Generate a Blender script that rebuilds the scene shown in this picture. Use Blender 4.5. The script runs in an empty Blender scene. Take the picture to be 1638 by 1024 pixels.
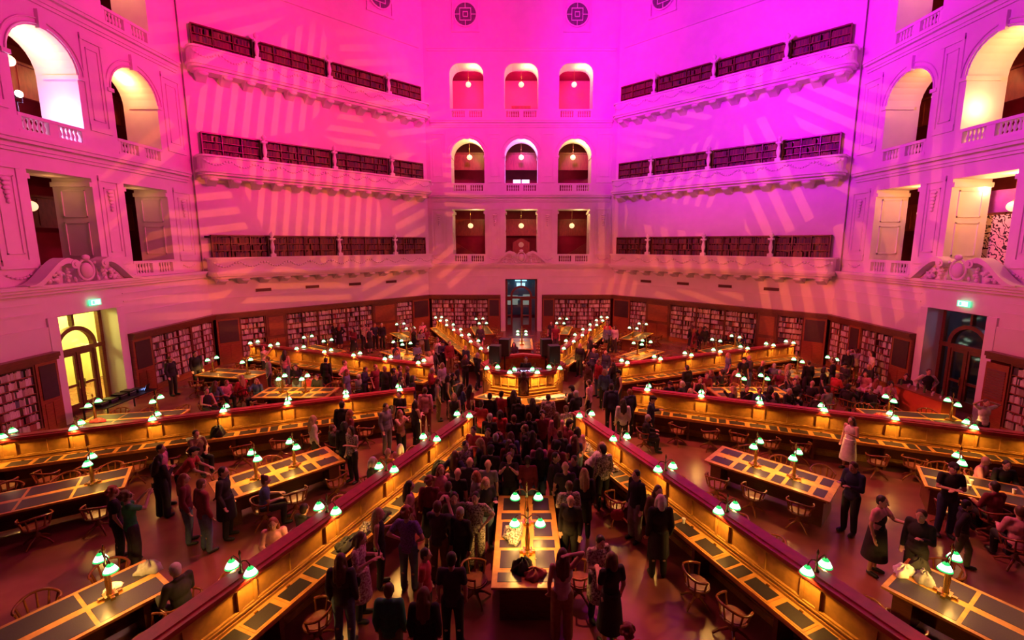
import bpy, math, random
from mathutils import Matrix, Vector
random.seed(7)
PI = math.pi
SC = bpy.context.scene
COL = SC.collection
def R(d): return math.radians(d)

# ------------------------------------------------------------------ camera
FPX, OX, OY = 729.594, 832.3, 501.1
CAM = Vector((-0.16, -18.06, 6.8)); CYAW, CPITCH = 0.0024, 0.1503
cd = bpy.data.cameras.new('camera'); cam = bpy.data.objects.new('camera', cd); COL.objects.link(cam)
cd.sensor_width = 36; cd.lens = FPX/1638*36
cd.shift_x = -(OX-819)/1638; cd.shift_y = (OY-512)/1638
cd.clip_end = 200; cd.clip_start = 0.05
cam.location = CAM; cam.rotation_euler = (PI/2-CPITCH, 0, -CYAW)
SC.camera = cam

# ------------------------------------------------------------------ world, exposure, big lights
SC.view_settings.view_transform = 'Standard'; SC.view_settings.look = 'None'
SC.view_settings.exposure = 0.0; SC.view_settings.gamma = 1.0
SC.view_settings.use_curve_mapping = False
w = bpy.data.worlds.new('world'); SC.world = w; w.use_nodes = True
w.node_tree.nodes['Background'].inputs[0].default_value = (0.25, 0.01, 0.06, 1)
w.node_tree.nodes['Background'].inputs[1].default_value = 0.05
SC.cycles.use_denoising = True
SC.cycles.max_bounces = 5
SC.cycles.sample_clamp_indirect = 4

def light(kind, name, loc, power, color, target=None, size=0.3, angle=90, blend=1.0, parent=None):
    d = bpy.data.lights.new(name, kind); d.energy = power; d.color = color
    if kind == 'AREA': d.shape = 'DISK'; d.size = size
    else: d.shadow_soft_size = size
    if kind == 'SPOT': d.spot_size = R(angle); d.spot_blend = blend
    o = bpy.data.objects.new(name, d); COL.objects.link(o); o.location = loc
    if target is not None:
        o.rotation_euler = (Vector(target)-Vector(loc)).to_track_quat('-Z', 'Y').to_euler()
    if parent: o.parent = parent
    return o
def gobo(o, kind, scale, thr, seed=0.0, ang=0.0):
    """pattern wheel of a projector: the beam direction drives a stripe or leaf pattern"""
    d = o.data; d.use_nodes = True; nt = d.node_tree; N = nt.nodes; L = nt.links
    em = N['Emission']
    tc = N.new('ShaderNodeTexCoord'); sp = N.new('ShaderNodeSeparateXYZ'); L.new(tc.outputs['Normal'], sp.inputs[0])
    dx = N.new('ShaderNodeMath'); dx.operation = 'DIVIDE'; L.new(sp.outputs[0], dx.inputs[0]); L.new(sp.outputs[2], dx.inputs[1])
    dy = N.new('ShaderNodeMath'); dy.operation = 'DIVIDE'; L.new(sp.outputs[1], dy.inputs[0]); L.new(sp.outputs[2], dy.inputs[1])
    cb = N.new('ShaderNodeCombineXYZ'); L.new(dx.outputs[0], cb.inputs[0]); L.new(dy.outputs[0], cb.inputs[1])
    mp = N.new('ShaderNodeMapping'); L.new(cb.outputs[0], mp.inputs[0]); mp.inputs['Location'].default_value = (seed, seed*.7, 0)
    mp.inputs['Rotation'].default_value = (0, 0, ang)
    if kind == 'stripe':
        # fans of bars inside leaf-shaped cells, like a cut-metal palm pattern
        t = N.new('ShaderNodeTexVoronoi'); t.feature = 'F1'; t.inputs['Scale'].default_value = 5*scale
        sb = N.new('ShaderNodeVectorMath'); sb.operation = 'SUBTRACT'; L.new(mp.outputs[0], sb.inputs[0]); L.new(t.outputs['Position'], sb.inputs[1])
        s2 = N.new('ShaderNodeSeparateXYZ'); L.new(sb.outputs[0], s2.inputs[0]); sc_ = N.new('ShaderNodeSeparateXYZ'); L.new(t.outputs['Color'], sc_.inputs[0])
        an = N.new('ShaderNodeMath'); an.operation = 'MULTIPLY_ADD'; L.new(s2.outputs[0], an.inputs[0]); an.inputs[1].default_value = 210*scale; 
        a2 = N.new('ShaderNodeMath'); a2.operation = 'MULTIPLY'; L.new(s2.outputs[1], a2.inputs[0]); 
        a3 = N.new('ShaderNodeMath'); a3.operation = 'MULTIPLY_ADD'; L.new(sc_.outputs[0], a3.inputs[0]); a3.inputs[1].default_value = 480*scale; a3.inputs[2].default_value = -240*scale
        L.new(a3.outputs[0], a2.inputs[1]); L.new(a2.outputs[0], an.inputs[2])
        sn = N.new('ShaderNodeMath'); sn.operation = 'SINE'; L.new(an.outputs[0], sn.inputs[0])
        ed = N.new('ShaderNodeTexVoronoi'); ed.feature = 'DISTANCE_TO_EDGE'; ed.inputs['Scale'].default_value = 5*scale; L.new(mp.outputs[0], ed.inputs['Vector'])
        gt = N.new('ShaderNodeMath'); gt.operation = 'GREATER_THAN'; gt.inputs[1].default_value = .055; L.new(ed.outputs['Distance'], gt.inputs[0])
        ml = N.new('ShaderNodeMath'); ml.operation = 'MULTIPLY'; L.new(sn.outputs[0], ml.inputs[0]); L.new(gt.outputs[0], ml.inputs[1])
        out = ml.outputs[0]
    else:
        t = N.new('ShaderNodeTexVoronoi'); t.feature = 'DISTANCE_TO_EDGE'; t.inputs['Scale'].default_value = scale
        out = t.outputs['Distance']
    L.new(mp.outputs[0], t.inputs['Vector'])
    mr = N.new('ShaderNodeMapRange'); L.new(out, mr.inputs['Value'])
    mr.inputs['From Min'].default_value = thr[0]; mr.inputs['From Max'].default_value = thr[1]; mr.inputs['To Min'].default_value = thr[2]; mr.inputs['To Max'].default_value = thr[3]
    L.new(mr.outputs[0], em.inputs['Strength'])
# magenta projectors in the dome wash the upper walls
light('SPOT', 'wash_light_far', (0, 1, 17), 11000, (1, 0.0, 0.42), (0, 17.4, 20.5), 1.0, 84, .7)
light('SPOT', 'wash_light_left', (2, -2, 17), 14500, (1, 0.0, 0.16), (-12.3, 12.3, 20), 1.0, 80, .7)
light('SPOT', 'wash_light_right', (-2, -2, 17), 14500, (0.85, 0.0, 1.0), (12.3, 12.3, 20), 1.0, 80, .7)
light('SPOT', 'wash_light_west', (2, -3, 16), 9000, (1, 0.0, 0.28), (-17, 1, 18), 1.0, 84, .8)
light('SPOT', 'wash_light_east', (-2, -3, 16), 9000, (0.85, 0.0, 0.95), (17, 1, 18), 1.0, 84, .8)
# unseen rose spots added to light the lower walls
for nm_, loc_, tg_, p_, c_ in (('far', (0, -2, 9), (0, 17.4, 1.5), 5200, (1, 0.06, 0.13)), ('left', (3, -3, 9), (-12.3, 12.3, 1.5), 5600, (1, 0.09, 0.08)), ('right', (-3, -3, 9), (12.3, 12.3, 1.5), 5900, (1, 0.09, 0.09)),
                               ('west', (3, 0, 9), (-17.4, 1, 1.5), 4800, (1, 0.07, 0.12)), ('east', (-3, 0, 9), (17.4, 1, 1.5), 5600, (1, 0.07, 0.11))):
    light('SPOT', 'rose_light_'+nm_, loc_, p_, c_, tg_, .6, 56, .7)
# unseen soft rose fill added over floor and crowd
light('AREA', 'fill_light', (0, 0, 20), 500, (1, 0.07, 0.10), (0, 0, 0), 6)
# patterned amber projectors
g = light('SPOT', 'pattern_light_left', (6, -16, 13), 15000, (1, 0.17, 0.02), (-13, 12, 8.5), 0.02, 44, 0.5); gobo(g, 'stripe', 1.0, (0.0, 0.3, 0.0, 1.0), 0.35, 0.9)
g = light('SPOT', 'pattern_light_right', (-6, -16, 13), 13000, (1, 0.17, 0.03), (13.5, 10, 6.5), 0.02, 42, 0.5); gobo(g, 'stripe', 0.9, (0.0, 0.3, 0.0, 1.0), 0.2, -0.5)
g = light('SPOT', 'pattern_light_floor', (0, -2, 20), 9000, (1, 0.20, 0.16), (0, -6, 0), 0.03, 80, 0.6); gobo(g, 'cell', 2.6, (0.10, 0.13, 0.12, 1.3), 0.5)

# ------------------------------------------------------------------ materials
MATS = {}
def mat(name, col, rough=0.6, metal=0.0, emit=None, es=1.0, noise=0.0, nscale=8.0, spec=None, col2=None, stretch=None, bump=0.0):
    if name in MATS: return MATS[name]
    m = bpy.data.materials.new(name); m.use_nodes = True; nt = m.node_tree; N = nt.nodes; L = nt.links
    b = N['Principled BSDF']
    b.inputs['Base Color'].default_value = (*col, 1); b.inputs['Roughness'].default_value = rough; b.inputs['Metallic'].default_value = metal
    if spec is not None: b.inputs['Specular IOR Level'].default_value = spec
    if emit: b.inputs['Emission Color'].default_value = (*emit, 1); b.inputs['Emission Strength'].default_value = es
    if noise > 0:
        tc = N.new('ShaderNodeTexCoord'); mp = N.new('ShaderNodeMapping'); t = N.new('ShaderNodeTexNoise'); cr = N.new('ShaderNodeValToRGB')
        L.new(tc.outputs['Object'], mp.inputs[0]); L.new(mp.outputs[0], t.inputs['Vector']); L.new(t.outputs['Fac'], cr.inputs[0]); L.new(cr.outputs[0], b.inputs['Base Color'])
        if stretch: mp.inputs['Scale'].default_value = stretch
        t.inputs['Scale'].default_value = nscale; t.inputs['Detail'].default_value = 3
        c2 = col2 or tuple(max(0, c*(1-noise)) for c in col)
        cr.color_ramp.elements[0].position = 0.35; cr.color_ramp.elements[1].position = 0.65
        cr.color_ramp.elements[0].color = (*c2, 1); cr.color_ramp.elements[1].color = (*col, 1)
        if bump:
            bp = N.new('ShaderNodeBump'); bp.inputs['Strength'].default_value = bump; bp.inputs['Distance'].default_value = 0.02
            L.new(t.outputs['Fac'], bp.inputs['Height']); L.new(bp.outputs[0], b.inputs['Normal'])
    MATS[name] = m; return m
plaster = mat('plaster', (0.78, 0.75, 0.74), 0.7, noise=0.06, nscale=1.5)
plaster_band = mat('plaster_band', (0.74, 0.71, 0.70), 0.6, noise=0.05, nscale=1.0)
timber = mat('dark_timber', (0.16, 0.05, 0.022), 0.35, noise=0.35, nscale=6, stretch=(1, 1, 8))
timber_red = mat('cedar_panel', (0.30, 0.085, 0.03), 0.35, noise=0.3, nscale=5, stretch=(1, 1, 6))
oak = mat('polished_oak', (0.58, 0.27, 0.055), 0.28, noise=0.28, nscale=7, stretch=(1.0, 1.0, 1.0))
oak_rail = mat('dark_rail_timber', (0.42, 0.04, 0.035), 0.38, noise=0.3, nscale=6)
leather = mat('black_leather', (0.03, 0.026, 0.028), 0.3, noise=0.3, nscale=60, bump=0.05)
brass = mat('brass', (0.75, 0.5, 0.16), 0.25, 1.0, noise=0.1, nscale=20)
bronze = mat('bronze_lamp_metal', (0.28, 0.15, 0.05), 0.35, 0.8, noise=0.2, nscale=20)
black = mat('black_lacquer', (0.012, 0.011, 0.011), 0.45, noise=0.2, nscale=20)
maroon = mat('maroon_wall', (0.20, 0.025, 0.03), 0.6, noise=0.2, nscale=2)
gallery_wood = mat('gallery_red_timber', (0.32, 0.05, 0.03), 0.4, noise=0.3, nscale=3, stretch=(3, 1, 1))
globe_glass = mat('opal_globe_glass', (0.9, 0.8, 0.65), 0.3, emit=(1, 0.62, 0.30), es=1.3, noise=0.02)
shade_green = mat('green_glass_shade', (0.03, 0.45, 0.10), 0.2, emit=(0.05, 1.0, 0.22), es=0.9, noise=0.05)
shade_white = mat('glowing_opal_shade', (0.9, 1.0, 0.85), 0.3, emit=(0.74, 1.0, 0.80), es=2.6, noise=0.02)
bulb_m = mat('lamp_bulb', (1, 0.9, 0.7), 0.3, emit=(1, 0.85, 0.6), es=6.0, noise=0.01)
glass_dark = mat('dark_window_glass', (0.02, 0.035, 0.05), 0.08, noise=0.4, nscale=3)
glass_lit = mat('lit_door_glass', (0.9, 0.85, 0.5), 0.2, emit=(1.0, 0.80, 0.22), es=0.75, noise=0.05)
cream = mat('cream_hall_paint', (0.82, 0.78, 0.48), 0.6, noise=0.05)
lead = mat('grey_green_glass', (0.16, 0.19, 0.17), 0.2, noise=0.3, nscale=6)
vent_m = mat('dark_vent_metal', (0.05, 0.02, 0.02), 0.5, noise=0.2)
exit_m = mat('exit_sign_green', (0.1, 0.8, 0.4), 0.4, emit=(0.15, 1.0, 0.5), es=1.4, noise=0.02)
exit_w = mat('exit_sign_white', (0.9, 1, 0.95), 0.4, emit=(0.8, 1.0, 0.9), es=1.6, noise=0.02)
def floor_mat():
    m = mat('cork_floor', (0.26, 0.085, 0.06), 0.25, noise=0.45, nscale=0.9, col2=(0.18, 0.05, 0.04)); return m
floor_m = floor_mat()

# ------------------------------------------------------------------ mesh builder
class MB:
    def __init__(s): s.v = []; s.f = []; s.m = []; s.sm = []
    def add(s, vs, fs, mi=0, smooth=False):
        n = len(s.v); s.v += [tuple(x) for x in vs]
        for f in fs: s.f.append([i+n for i in f]); s.m.append(mi); s.sm.append(smooth)
        return s
    def bx(s, x0, x1, y0, y1, z0, z1, mi=0):
        return s.add([(x0,y0,z0),(x1,y0,z0),(x1,y1,z0),(x0,y1,z0),(x0,y0,z1),(x1,y0,z1),(x1,y1,z1),(x0,y1,z1)],
                     [(3,2,1,0),(4,5,6,7),(0,1,5,4),(1,2,6,5),(2,3,7,6),(3,0,4,7)], mi)
    def hexa(s, p, mi=0):
        return s.add(p, [(3,2,1,0),(4,5,6,7),(0,1,5,4),(1,2,6,5),(2,3,7,6),(3,0,4,7)], mi)
    def cone(s, p0, p1, r0, r1, n=8, mi=0, smooth=True, cap=True):
        p0 = Vector(p0); p1 = Vector(p1); d = (p1-p0)
        if d.length < 1e-6: return s
        q = d.to_track_quat('Z', 'Y'); vs = []
        for p, r in ((p0, r0), (p1, r1)):
            for i in range(n):
                a = 2*PI*i/n; vs.append(p + q @ Vector((r*math.cos(a), r*math.sin(a), 0)))
        fs = [(i, (i+1) % n, n+(i+1) % n, n+i) for i in range(n)]
        s.add(vs, fs, mi, smooth)
        if cap: s.add(vs, [tuple(range(n-1, -1, -1)), tuple(range(n, 2*n))], mi)
        return s
    def lathe(s, prof, c=(0,0,0), n=12, mi=0, smooth=True):
        vs = []; k = len(prof)
        for r, z in prof:
            for i in range(n):
                a = 2*PI*i/n; vs.append((c[0]+r*math.cos(a), c[1]+r*math.sin(a), c[2]+z))
        fs = []
        for j in range(k-1):
            for i in range(n): fs.append((j*n+i, j*n+(i+1) % n, (j+1)*n+(i+1) % n, (j+1)*n+i))
        s.add(vs, fs, mi, smooth)
        s.add(vs[:n], [tuple(range(n-1, -1, -1))], mi); s.add(vs[-n:], [tuple(range(n))], mi)
        return s
    def ell(s, c, r, nu=12, nv=8, mi=0, rot=None):
        vs = []; c = Vector(c)
        for j in range(nv+1):
            th = PI*j/nv
            for i in range(nu):
                a = 2*PI*i/nu; p = Vector((r[0]*math.sin(th)*math.cos(a), r[1]*math.sin(th)*math.sin(a), r[2]*math.cos(th)))
                if rot: p = rot @ p
                vs.append(c+p)
        fs = [(j*nu+i, (j+1)*nu+i, (j+1)*nu+(i+1) % nu, j*nu+(i+1) % nu) for j in range(nv) for i in range(nu)]
        return s.add(vs, fs, mi, True)
    def cap(s, p0, r0, p1, r1, mi=0):
        s.cone(p0, p1, r0, r1, 10, mi); s.ell(p0, (r0,)*3, 10, 6, mi); s.ell(p1, (r1,)*3, 10, 6, mi); return s
    def prism(s, poly, y0, y1, mi=0):
        """poly in (x,z), extruded along y"""
        n = len(poly); vs = [(x, y0, z) for x, z in poly]+[(x, y1, z) for x, z in poly]
        s.add(vs, [tuple(range(n)), tuple(range(2*n-1, n-1, -1))]+[((i+1) % n, i, n+i, n+(i+1) % n) for i in range(n)], mi); return s
    def slab(s, poly, z0, z1, mi=0):
        n = len(poly); vs = [(x, y, z0) for x, y in poly]+[(x, y, z1) for x, y in poly]
        s.add(vs, [tuple(range(n-1, -1, -1)), tuple(range(n, 2*n))]+[(i, (i+1) % n, n+(i+1) % n, n+i) for i in range(n)], mi); return s
    def tube(s, pts, r, n=6, mi=0):
        for a, b in zip(pts, pts[1:]): s.cone(a, b, r, r, n, mi)
        return s
    def mesh(s, name, mats):
        me = bpy.data.meshes.new(name); me.from_pydata(s.v, [], s.f)
        for m in (mats if isinstance(mats, (list, tuple)) else [mats]): me.materials.append(m)
        me.polygons.foreach_set('material_index', s.m); me.polygons.foreach_set('use_smooth', s.sm); me.update()
        return me
    def build(s, name, mats, parent=None, loc=(0,0,0), rz=0):
        o = bpy.data.objects.new(name, s.mesh(name, mats)); COL.objects.link(o); o.location = loc; o.rotation_euler = (0, 0, rz)
        if parent: o.parent = parent
        return o
def tag(o, label=None, cat=None, group=None, kind=None):
    if label: o['label'] = label
    if cat: o['category'] = cat
    if group: o['group'] = group
    if kind: o['kind'] = kind
    return o
def empty(name, loc=(0,0,0), rz=0):
    o = bpy.data.objects.new(name, None); COL.objects.link(o); o.location = loc; o.rotation_euler = (0, 0, rz); o.empty_display_size = 0.2; return o
def copy_tree(o, parent=None):
    c = o.copy(); COL.objects.link(c)
    if parent: c.parent = parent
    for ch in list(o.children): copy_tree(ch, c)
    return c
def put(proto, used, **k):
    """first use moves the prototype itself, later ones are copies"""
    if not used: used.append(1); return proto
    return copy_tree(proto)
def pr(X, Y, Z):
    F = Vector((math.sin(CYAW)*math.cos(CPITCH), math.cos(CYAW)*math.cos(CPITCH), -math.sin(CPITCH)))
    Rt = Vector((math.cos(CYAW), -math.sin(CYAW), 0)); D = F.cross(Rt); q = Vector((X, Y, Z))-CAM; d = q.dot(F)
    if d < 0.3: return None
    return OX+FPX*q.dot(Rt)/d, OY+FPX*q.dot(D)/d, d
def onz(u, v, z):
    F = Vector((math.sin(CYAW)*math.cos(CPITCH), math.cos(CYAW)*math.cos(CPITCH), -math.sin(CPITCH)))
    Rt = Vector((math.cos(CYAW), -math.sin(CYAW), 0)); D = F.cross(Rt)
    d = F+Rt*(u-OX)/FPX+D*(v-OY)/FPX; t = (z-CAM.z)/d.z; return CAM+d*t
def inview(x, y, z, m=40):
    p = pr(x, y, z); return p and -m < p[0] < 1638+m and -m < p[1] < 1024+m
def polar(r, a): return (r*math.cos(R(a)), r*math.sin(R(a)))
def wp(th, t, d):
    """wall frame -> world: th = outward direction of the wall in degrees, t along, d outward"""
    c, s_ = math.cos(R(th)), math.sin(R(th)); return (s_*t+c*d, -c*t+s_*d)
def at_wall(o, th, t, d, z): x, y = wp(th, t, d); o.location = (x, y, z); o.rotation_euler = (0, 0, R(th-90)); return o
WALLN = {90: 'north', 135: 'northwest', 45: 'northeast', 180: 'west', 0: 'east'}
WDESC = {90: 'far wall', 135: 'far left wall', 45: 'far right wall', 180: 'left wall', 0: 'right wall'}
exec_people = True

# ------------------------------------------------------------------ floor and ceiling
m = MB(); k = 17.9/math.cos(PI/8)
oct_ = [(k*math.cos(R(22.5+45*i)), k*math.sin(R(22.5+45*i))) for i in range(8)]
m.slab(oct_, -0.3, 0.0); 
for th in WALLN:   # thresholds of the side halls
    if th in (90, 180, 0):
        a, b, c, d = wp(th, -7, 17.5), wp(th, 7, 17.5), wp(th, 7, 24), wp(th, -7, 24); m.slab([a, b, c, d], -0.3, -0.001)
tag(m.build('floor', floor_m), kind='structure')
m = MB(); k = 19.4/math.cos(PI/8)
o8 = [(k*math.cos(R(22.5+45*i)), k*math.sin(R(22.5+45*i))) for i in range(8)]
n = 8; rings = [(1.0, 26.0), (0.93, 29), (0.75, 33), (0.45, 36), (0.12, 37.5)]
vs = [(x*s, y*s, z) for s, z in rings for x, y in o8]
m.add(vs, [(j*8+i, j*8+(i+1) % 8, (j+1)*8+(i+1) % 8, (j+1)*8+i) for j in range(4) for i in range(8)]+[tuple(range(32, 40))])
tag(m.build('ceiling', plaster), kind='structure')

HS = 7.33   # half side of the upper octagon
BAYS = (-4.04, 0.0, 4.04); HW = 1.25
D0, D1 = 17.67, 19.3
LV = [dict(b=5.34, r=6.03, t=9.45, k='rect'), dict(b=10.69, r=11.33, t=14.62, k='arch'), dict(b=16.02, r=16.77, t=19.9, k='soft')]
def top_poly(kind, z1, w=HW, n=14):
    """(x,z) outline of an opening's head from left spring to right spring, and the spring height"""
    if kind == 'arch': zs = z1-w; return [(w*math.cos(PI-PI*i/n), zs+w*math.sin(PI-PI*i/n)) for i in range(n+1)], zs
    if kind == 'soft':
        r = 0.75; zs = z1-r
        L_ = [(-w+r+r*math.cos(PI-PI/2*i/6), zs+r*math.sin(PI-PI/2*i/6)) for i in range(7)]
        return L_+[(-x, z) for x, z in reversed(L_)], zs
    return [(-w, z1-0.02), (-w, z1), (w, z1), (w, z1-0.02)], z1-0.02
def portal_wall(th):
    m = MB()
    edges = [-HS, BAYS[0]-HW, BAYS[0]+HW, BAYS[1]-HW, BAYS[1]+HW, BAYS[2]-HW, BAYS[2]+HW, HS]
    for i in range(0, 8, 2): m.bx(edges[i], edges[i+1], D0, D1, 5.0, 26)
    tops = [5.0]
    for c in BAYS:
        prev = 5.0
        for lv in LV:
            m.bx(c-HW, c+HW, D0, D1, prev, lv['b'])
            arc, zs = top_poly(lv['k'], lv['t']); nxt = 10.0 if lv is LV[0] else (15.4 if lv is LV[1] else 26)
            # head: strips between the curve and a flat line above
            for (xa, za), (xb, zb) in zip(arc, arc[1:]):
                if xb-xa > 1e-6:
                    m.hexa([(c+xa, D0, za), (c+xb, D0, zb), (c+xb, D1, zb), (c+xa, D1, za), (c+xa, D0, nxt), (c+xb, D0, nxt), (c+xb, D1, nxt), (c+xa, D1, nxt)])
            prev = nxt
    # lower storey with the doorway
    m.bx(-HS+.12, -1.28, 17.42, 18.0, 3.8, 5.0); m.bx(1.28, HS-.12, 17.42, 18.0, 3.8, 5.0); m.bx(-1.28, 1.28, 17.42, 18.0, 4.12, 5.0)
    m.bx(-7.2, -1.46, 17.36, 18.0, 2.9, 3.8, 1); m.bx(1.46, 7.2, 17.36, 18.0, 2.9, 3.8, 1)
    m.bx(-1.62, -1.25, 17.34, 18.15, 0, 4.12); m.bx(1.25, 1.62, 17.34, 18.15, 0, 4.12)
    m.bx(-7.4, -1.5, 17.95, 18.2, 0, 3.0, 2); m.bx(1.5, 7.4, 17.95, 18.2, 0, 3.0, 2)
    tag(m.build('wall_'+WALLN[th], [plaster, plaster_band, maroon], None, (0,0,0), R(th-90)), kind='structure')
    # mouldings
    m = MB()
    for (z0, z1, pj) in ((4.30, 4.36, .04), (4.66, 4.70, .03), (5.0, 5.12, .16), (5.12, 5.22, .26), (5.22, 5.34, .34)):
        m.bx(-6.9, 6.9, 17.42-pj, 17.75, z0, z1) if z0 > 4.9 else (m.bx(-6.6, -1.7, 17.42-pj, 17.5, z0, z1), m.bx(1.7, 6.6, 17.42-pj, 17.5, z0, z1))
    for zb in (10.0, 15.4):
        for (a, b, pj) in ((0, .12, .08), (.12, .3, .14), (.3, .42, .3), (.42, .55, .36)): m.bx(-6.75, 6.75, D0-pj, D0+.05, zb+a, zb+b)
        m.bx(-6.6, 6.6, D0-.1, D0+.05, zb+.55, zb+.69)
    m.bx(-6.9, 6.9, D0-.12, D0+.05, 20.7, 20.82); m.bx(-6.9, 6.9, D0-.2, D0+.05, 20.82, 20.95)
    # pilasters with sunk panels
    for c, hw in ((-6.3, .62), (-2.02, .5), (2.02, .5), (6.3, .62)):
        for z0, z1 in ((6.1, 9.5), (11.5, 15.0)):
            m.bx(c-hw, c+hw, D0-.07, D0+.02, z0-.1, z0+.15); m.bx(c-hw, c+hw, D0-.07, D0+.02, z1-.1, z1+.12)
            for x0, x1 in ((c-hw, c-hw+.12), (c+hw-.12, c+hw)): m.bx(x0, x1, D0-.05, D0+.02, z0+.1, z1)
            a, b = c-hw*.55, c+hw*.55
            for q in ((a, a+.04, z0+.35, z1-.35), (b-.04, b, z0+.35, z1-.35), (a, b, z0+.35, z0+.39), (a, b, z1-.39, z1-.35)): m.bx(q[0], q[1], D0-.04, D0+.02, q[2], q[3])
    for zc in (9.0,):   # carved drops on the pilasters
        for c in (-6.3, -2.02, 2.02, 6.3):
            for j in range(6):
                m.ell((c, D0-.05, zc-.15*j), (.17-.022*j, .06, .08), 8, 5)
    # archivolts
    for c in BAYS:
        for ro in (1.33, 1.52):
            pts = [(c+ro*math.cos(PI*i/18), D0-.03, 13.37+ro*math.sin(PI*i/18)) for i in range(19)]
            m.tube(pts, .03, 5)
        m.bx(c-1.5, c-1.2, D0-.08, D1-.3, 13.25, 13.4); m.bx(c+1.2, c+1.5, D0-.08, D1-.3, 13.25, 13.4)
        m.bx(c-.13, c+.13, D0-.14, D0+.02, 14.55, 15.2)
    # reveal panelling on the lower storey jambs
    for c in BAYS:
        for sgn in (-1, 1):
            x = c+sgn*HW
            for z0, z1 in ((6.3, 7.7), (7.9, 9.0)):
                for y0, y1, a, b in ((18.0, 19.0, z0, z0+.05), (18.0, 19.0, z1-.05, z1), (18.0, 18.05, z0, z1), (18.95, 19.0, z0, z1)):
                    m.bx(min(x, x-sgn*.03), max(x, x-sgn*.03), y0, y1, a, b)
            m.bx(min(x, x-sgn*.1), max(x, x-sgn*.1), D0, D1, 9.12, 9.3)
    for i in range(24):   # dentils under the lintels
        for c in BAYS:
            pass
    tag(m.build('trim_'+WALLN[th], plaster, None, (0,0,0), R(th-90)), kind='structure')
    # galleries behind the openings
    m = MB()
    for z in (5.2, 10.5, 15.9, 20.6): m.bx(-8.5, 8.5, D1-.02, 23.2, z-.25, z, 0)
    m.bx(-8.5, 8.5, 23, 23.2, 4.9, 20.6, 1)
    for x in (-8.5, 8.5): m.bx(x-.1, x+.1, D1, 23.2, 4.9, 20.6, 1)
    tag(m.build('wall_gallery_'+WALLN[th], [maroon, maroon], None, (0,0,0), R(th-90)), kind='structure')
def diag_wall(th):
    m = MB()
    m.bx(-HS, HS, 17.42, 17.9, 3.8, 26); m.bx(-7.22, 7.22, 17.36, 17.9, 2.9, 3.8, 1); m.bx(-7.4, 7.4, 17.95, 18.2, 0, 3.0, 2)
    tag(m.build('wall_'+WALLN[th], [plaster, plaster_band, maroon], None, (0,0,0), R(th-90)), kind='structure')
    m = MB(); m.bx(-6.9, 6.9, 17.28, 17.45, 20.7, 20.95)
    for z in (9.6, 14.9):
        pass
    tag(m.build('trim_'+WALLN[th], plaster, None, (0,0,0), R(th-90)), kind='structure')
for th in (90, 180, 0): portal_wall(th)
for th in (135, 45): diag_wall(th)

# timber cornice over the floor bookcases
for th in WALLN:
    m = MB()
    spans = [(-7.15, 7.15)] if th in (135, 45) else [(-7.1, -1.64), (1.64, 7.1)]
    for a, b in spans:
        m.bx(a, b, 17.05, 17.5, 2.74, 2.9); m.bx(a, b, 17.12, 17.5, 2.62, 2.74)
    tag(m.build('trim_bookcase_'+WALLN[th], timber, None, (0,0,0), R(th-90)), kind='structure')

# round windows high on the walls
used = []
def round_window():
    root = empty('round_window')
    m = MB(); m.bx(-1.0, 1.0, -.12, .02, -1.2, -1.05)
    for x0, x1, z0, z1 in ((-.95, -.85, -1.05, 1.1), (.85, .95, -1.05, 1.1), (-.95, .95, 1.0, 1.1)): m.bx(x0, x1, -.08, .02, z0, z1)
    m.tube([(.82*math.cos(PI*i/12), -.05, .82*math.sin(PI*i/12)) for i in range(25)], .06, 6)
    m.build('window_surround', plaster, root)
    g_ = MB(); g_.cone((0, -.01, 0), (0, .04, 0), .78, .78, 28); g_.build('glass', lead, root)
    f = MB()
    for s_ in (.42, .18):
        for q in ((-s_, s_, -s_, -s_+.04), (-s_, s_, s_-.04, s_), (-s_, -s_+.04, -s_, s_), (s_-.04, s_, -s_, s_)): f.bx(q[0], q[1], -.06, 0, q[2], q[3])
    for q in ((-.02, .02, .42, .78), (-.02, .02, -.78, -.42), (.42, .78, -.02, .02), (-.78, -.42, -.02, .02)): f.bx(q[0], q[1], -.05, 0, q[2], q[3])
    f.build('glazing_bars', plaster, root)
    return root
rw = round_window()
for th, t, txt in ((90, -4.03, 'round window with square glazing high on far wall, left of the pair'), (90, 4.03, 'round window with square glazing high on far wall, right of the pair'),
                   (135, 4.0, 'cut-off round window at the top of the far left wall'), (45, -4.0, 'cut-off round window at the top of the far right wall')):
    o = put(rw, used); at_wall(o, th, t, 17.6 if th == 90 else 17.36, 23.15); tag(o, txt, 'window', 'round windows under the dome')

# balustrades in the openings
def balustrade():
    root = empty('balustrade')
    m = MB(); m.bx(-1.25, 1.25, 0, .24, .57, .69); m.build('top_rail', plaster, root)
    m = MB(); m.bx(-1.25, 1.25, 0, .24, 0, .12); m.build('base_rail', plaster, root)
    for x0, x1 in ((-1.25, -1.12), (-.17, .17), (1.12, 1.25)):
        m = MB(); m.bx(x0, x1, .02, .22, .12, .57); m.build('pier', plaster, root)
    bm = MB(); bm.lathe([(.05, 0), (.05, .04), (.03, .07), (.065, .16), (.06, .22), (.028, .34), (.045, .38), (.05, .45)], n=8)
    me = bm.mesh('baluster', plaster)
    for s_ in (-1, 1):
        for i in range(5):
            o = bpy.data.objects.new('baluster', me); COL.objects.link(o); o.parent = root; o.location = (s_*(.30+.165*i), .12, .12)
    return root
bal = balustrade(); used = []
LVN = ('lowest', 'middle', 'top'); BN = {90: ('left', 'centre', 'right'), 180: ('left', 'centre', 'right'), 0: ('left', 'centre', 'right')}
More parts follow.
